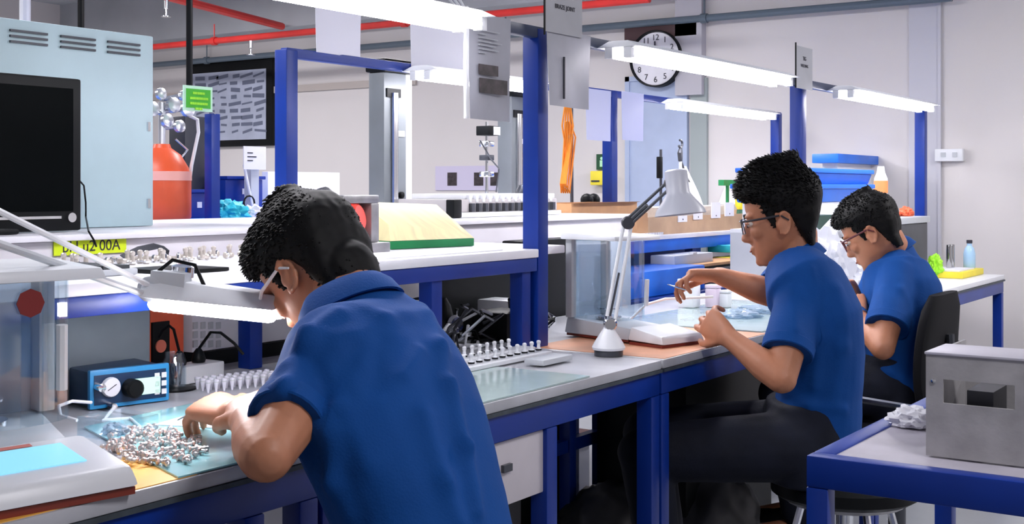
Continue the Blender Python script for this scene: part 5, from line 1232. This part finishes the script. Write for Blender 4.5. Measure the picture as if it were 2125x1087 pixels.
p1, ff1, ll1 = person('man in blue polo shirt at left, back to the camera, head bowed over small parts', J, PI, M1, tor,
    seg_folds=[([(935, 690), (870, 730), (840, 780)], .008, .010), ([(880, 640), (910, 720), (925, 800)], .008, .012), ([(930, 800), (960, 930), (985, 1060)], .011, .010), ([(880, 860), (920, 1000), (950, 1080)], .009, .011), ([(790, 700), (780, 800)], -.006, .014), ([(720, 860), (760, 960)], .006, .014),
               ([(700, 650), (640, 700), (600, 760)], .009, .012), ([(650, 700), (590, 800), (560, 860)], .007, .010), ([(690, 780), (680, 900), (700, 1000)], .006, .014), ([(700, 900), (690, 1000), (720, 1070)], .006, .012),
               ([(760, 640), (800, 660), (880, 650)], .005, .012), ([(740, 720), (640, 850)], -.007, .014), ([(640, 900), (700, 840)], .006, .01)],
    voxel=.0038, hairst=dict(nape=((-.066, 0, -.050), (.034, .058, .058)), vol=.014, line=[(-.112, -.020), (-.095, -.026), (-.075, -.028), (-.05, -.024), (-.02, -.018), (.003, -.004), (.014, .042), (.04, .062), (.06, .096), (.085, .092), (.104, .072), (.116, .042), (.124, .012)], n=3200, len=.011, comb=(.8, .1, .2), droop=.45, seed=3),
    glass=(WP, 'clear white framed safety glasses', False),
    hands=[dict(wrist=J['wr_l'], fwd=PD(522, 822, 1.95)-J['wr_l'], normal=nrm_cam, side=-1, curls=(.75, .85, .8, .7), thumb=.9),
           dict(wrist=J['wr_r'], fwd=PD(425, 838, 2.06)-J['wr_r'], normal=V((-.1, -.3, .9)), side=1, curls=(.35, .55, .7, .8), thumb=.8)])
# tweezers in the hand
q0, q1 = PD(432, 842, 2.05), PD(368, 872, 2.04)
tz = thing('tweezers', 'steel tweezers with pink grip held by the left man', 'tweezers', q1)
for s_ in (-.003, .003): MB().tube([q0+V((0, s_*.3, .004)), q0.lerp(q1, .4)+V((0, s_, .003)), q1], [.002, .0026, .0009], 6).build('tweezer_leg', CHR, tz)
MB().tube([q0.lerp(q1, .15), q0.lerp(q1, .6)], .0055, 8).build('grip', mat('pink grip', (.85, .35, .4), .5), tz)

# ---------- middle man
hd = PI+math.radians(26)
ff = V((math.cos(hd), math.sin(hd), 0)); ll = V((-ff.y, ff.x, 0))
def off(c, f=0, l=0, z=0): return V(c)+ff*f+ll*l+V((0, 0, z))
hip = V((-1.185, 3.115, .60)); nk = V((-1.230, 3.165, 1.055))
J = dict(hip=hip, neck=nk, sh_l=off(nk, .005, .15, -.06), sh_r=off(nk, .02, -.155, -.055),
         el_l=PD(1622, 785, 3.02), wr_l=PD(1512, 700, 3.13), el_r=PD(1610, 612, 3.42), wr_r=PD(1492, 572, 3.42),
         hp_l=off(hip, .03, .09), hp_r=off(hip, .03, -.09), kn_l=off(hip, .42, .13, -.02), kn_r=off(hip, .42, -.12, -.02),
         an_l=off(hip, .36, .12, -.42), an_r=off(hip, .36, -.12, -.42), slv=.72, sw=.87,
         collar=off(nk, .018, 0, .018), cn=V((ff.x*.42, ff.y*.42, .88)), crx=.075, cry=.07, open=.5)
lat = ll
tor = [(off(hip, -.02, 0, -.03), .10, .14, lat), (off(hip, -.02, 0, .03), .106, .145, lat), (off(hip, -.03, 0, .13), .098, .136, lat), (off(hip, -.04, 0, .23), .096, .138, lat), (off(hip, -.03, 0, .33), .100, .150, lat),
       (off(hip, .0, 0, .385), .100, .158, lat), (off(nk, -.0, 0, -.035), .078, .130, lat), (off(nk, .005, 0, .0), .058, .085, lat), (off(nk, .01, 0, .025), .05, .066, lat)]
hc = PD(1622, 452, 3.33)
M2 = headM(hc, PI+math.radians(20), math.radians(13), math.radians(0), 1.03)
p2, ff2, ll2 = person('middle man in blue polo shirt, in profile, both hands raised over the white scale', J, hd, M2, tor,
    seg_folds=[([(1680, 560), (1700, 700), (1690, 800)], .007, .012), ([(1740, 600), (1750, 720), (1730, 830)], .006, .014), ([(1640, 600), (1650, 680)], .005, .012), ([(1620, 800), (1680, 840), (1750, 850)], .006, .01), ([(1600, 640), (1620, 720)], .006, .01)],
    voxel=.0045, hairst=dict(vol=.026, line=[(-.090, -.050), (-.068, -.042), (-.045, -.032), (-.02, -.020), (.004, -.006), (.018, .036), (.045, .056), (.062, .082), (.08, .100), (.10, .094), (.116, .072), (.126, .03)], n=3000, len=.017, comb=(.5, 0, .5), droop=.5, seed=5),
    glass=(mat('clear frame with black temple', (.03, .03, .04), .4), 'safety glasses with black temples', False),
    hands=[dict(wrist=J['wr_l'], fwd=PD(1462, 660, 3.20)-J['wr_l'], normal=V((.35, -.75, -.1)), side=-1, curls=(.45, .6, .7, .75), thumb=.8),
           dict(wrist=J['wr_r'], fwd=PD(1438, 570, 3.42)-J['wr_r'], normal=V((-.25, .2, 1.0)), side=1, curls=(.75, .85, .85, .9), thumb=.75)])
# tweezers of middle man
q0, q1 = PD(1425, 605, 3.38), PD(1385, 590, 3.42)
tz = thing('tweezers', 'thin steel tweezers held by the raised hand of the middle man', 'tweezers', q1)
for s_ in (-.003, .003): MB().tube([q0+V((0, s_*.3, .004)), q0.lerp(q1, .4)+V((0, s_, .003)), q1], [.002, .0024, .0009], 6).build('tweezer_leg', CHR, tz)

# ---------- third man
hd = PI+math.radians(20)
ff = V((math.cos(hd), math.sin(hd), 0)); ll = V((-ff.y, ff.x, 0))
hip = V((-1.235, 4.02, .615)); nk = V((-1.262, 4.135, 1.035))
J = dict(hip=hip, neck=nk, sh_l=off(nk, .005, .15, -.06), sh_r=off(nk, .03, -.165, -.05),
         el_l=PD(1832, 722, 3.82), wr_l=PD(1783, 655, 3.98), el_r=PD(1800, 660, 4.30), wr_r=PD(1777, 625, 4.2),
         hp_l=off(hip, .03, .09), hp_r=off(hip, .03, -.09), kn_l=off(hip, .36, .12, -.02), kn_r=off(hip, .36, -.12, -.02),
         an_l=off(hip, .30, .12, -.42), an_r=off(hip, .30, -.12, -.42), slv=.72, sw=.92,
         collar=off(nk, .024, 0, .014), cn=V((ff.x*.55, ff.y*.55, .82)), crx=.072, cry=.068, open=.5)
lat = ll
tor = [(off(hip, -.02, 0, -.03), .11, .15, lat), (off(hip, -.02, 0, .03), .12, .16, lat), (hip.lerp(nk, .28)+V((.03, 0, 0)), .115, .152, lat), (hip.lerp(nk, .5)+V((.035, 0, 0)), .115, .155, lat), (hip.lerp(nk, .7)+V((.02, 0, 0)), .118, .168, lat),
       (hip.lerp(nk, .85), .100, .162, lat), (off(nk, -.0, 0, -.035), .078, .13, lat), (off(nk, .005, 0, .0), .058, .085, lat), (off(nk, .01, 0, .025), .05, .066, lat)]
M3 = headM(PD(1810, 480, 4.08), PI+math.radians(8), math.radians(30), 0, .98)
p3, ff3, ll3 = person('man in blue polo shirt at right, seated on a black chair, looking down through glasses', J, hd, M3, tor,
    seg_folds=[([(1870, 600), (1890, 700)], .006, .012), ([(1830, 600), (1840, 660)], .005, .01), ([(1810, 760), (1850, 770)], .006, .01)],
    voxel=.005, hairst=dict(vol=.016, line=[(-.088, -.048), (-.066, -.042), (-.045, -.032), (-.02, -.020), (.004, -.006), (.018, .036), (.045, .058), (.06, .094), (.08, .104), (.10, .090), (.114, .055), (.122, .02)], n=2000, len=.010, comb=(.6, 0, .3), droop=.3, seed=9),
    glass=(mat('red brown frame', (.12, .02, .03), .4), 'thin dark red framed glasses', True),
    hands=[dict(wrist=J['wr_l'], fwd=PD(1765, 600, 4.08)-J['wr_l'], normal=V((.3, -.8, .1)), side=-1, curls=(.6, .7, .75, .8), thumb=.8),
           dict(wrist=J['wr_r'], fwd=PD(1757, 592, 4.18)-J['wr_r'], normal=V((-.1, .3, .9)), side=1, curls=(.6, .7, .75, .8), thumb=.8)])
d_ = (J['wr_l']-J['el_l']).normalized(); u_, v_ = ortho(d_)
MB().loft([(J['wr_l']-d_*.012, u_, v_, .029, .029), (J['wr_l']-d_*.010, u_, v_, .031, .031), (J['wr_l']+d_*.010, u_, v_, .030, .030), (J['wr_l']+d_*.012, u_, v_, .028, .028)], 20).build('wrist_watch', CHR, p3)

# ---------- seats
def stool(c, top, label, r_=.17):
    t = thing('stool', label, 'stool', (c.x, c.y, 0))
    MB().lathe([(r_*.9, 0), (r_, .012), (r_, .04), (r_*.93, .055), (.01, .06)], (c.x, c.y, top-.06), (0, 0, 1), 32).build('seat', BLK, t)
    MB().lathe([(r_*.8, 0), (r_*.8, .012)], (c.x, c.y, top-.0725), (0, 0, 1), 24).build('seat_plate', STEEL, t)
    MB().lathe([(.022, .06), (.022, top-.0728)], (c.x, c.y, 0), (0, 0, 1), 16).build('column', CHR, t)
    ring = [(c.x+.19*math.cos(a_), c.y+.19*math.sin(a_), .20) for a_ in [2*PI*i/28 for i in range(29)]]
    MB().tube(ring, .009, 8).build('foot_ring', CHR, t)
    for k in range(4):
        a_ = PI/4+k*PI/2; e_ = V((c.x+.21*math.cos(a_), c.y+.21*math.sin(a_), .012)); m = MB()
        m.tube([(c.x+.12*math.cos(a_), c.y+.12*math.sin(a_), top-.075), (c.x+.19*math.cos(a_), c.y+.19*math.sin(a_), .20), e_], .010, 8)
        lg = m.build('leg', CHR, t); MB().lathe([(.016, 0), (.016, .02)], (e_.x, e_.y, .0), (0, 0, 1), 12).build('rubber_foot', BLK, lg)
    return t
stool(V((-1.10, 3.16, 0)), .515, 'black round stool with chrome legs under the middle man', .19)
stool(V((-1.0, 1.37, 0)), .49, 'black round stool under the man at left')
# chair of the third man
ch = thing('office_chair', 'black office chair with chrome frame behind the third man', 'chair', (-1.22, 4.0, 0))
MB().loft([(V((-1.22, 4.0, z)), V((1, 0, 0)), V((0, 1, 0)), rx, ry) for z, rx, ry in ((.45, .21, .21), (.46, .225, .225), (.50, .23, .23), (.525, .215, .215))], 28, 4).build('seat', mat('black upholstery', (.006, .006, .008), .8, spec=.2), ch)
bc0 = PD(1940, 690, 3.98)
bx_ = -1.09
m = MB(); secs = []
for k in range(9):
    z = .56+k*.046; w_ = [.14, .18, .20, .205, .205, .20, .19, .17, .13][k]
    secs.append((V((bx_+.012*math.sin(k/8*PI)*-1+.02*(k/8), 3.99, z)), V((1, 0, 0)), V((0, 1, 0)), .028 if 0 < k < 8 else .018, w_))
m.loft(secs, 28, 3.2).build('backrest', mat('black upholstery', (.006, .006, .008), .8, spec=.2), ch)
MB().tube([(-1.05, 3.99, .80), (-1.04, 3.99, .60), (-1.06, 3.99, .45), (-1.2, 3.99, .435)], .014, 8).build('back_bar', DARKM, ch)
for s_ in (-1, 1):
    a_ = MB().tube([(-1.12, 4.0+.235*s_, .47), (-1.05, 4.0+.26*s_, .55), (-1.1, 4.0+.26*s_, .60), (-1.25, 4.0+.26*s_, .61)], .011, 8).build('armrest', CHR, ch)
MB().lathe([(.028, .07), (.028, .30), (.018, .31), (.018, .449)], (-1.22, 4.0, 0), (0, 0, 1), 16).build('column', DARKM, ch)
for k in range(5):
    a_ = k*2*PI/5+.3; e_ = V((-1.22+.27*math.cos(a_), 4.0+.27*math.sin(a_), .065))
    lg = MB().tube([(-1.22, 4.0, .10), e_], [.018, .012], 8).build('leg', CHR, ch)
    MB().lathe([(.026, -.012), (.027, 0), (.026, .012)], e_+V((0, 0, -.037)), (math.sin(a_), -math.cos(a_), 0), 14).build('caster', BLK, lg)
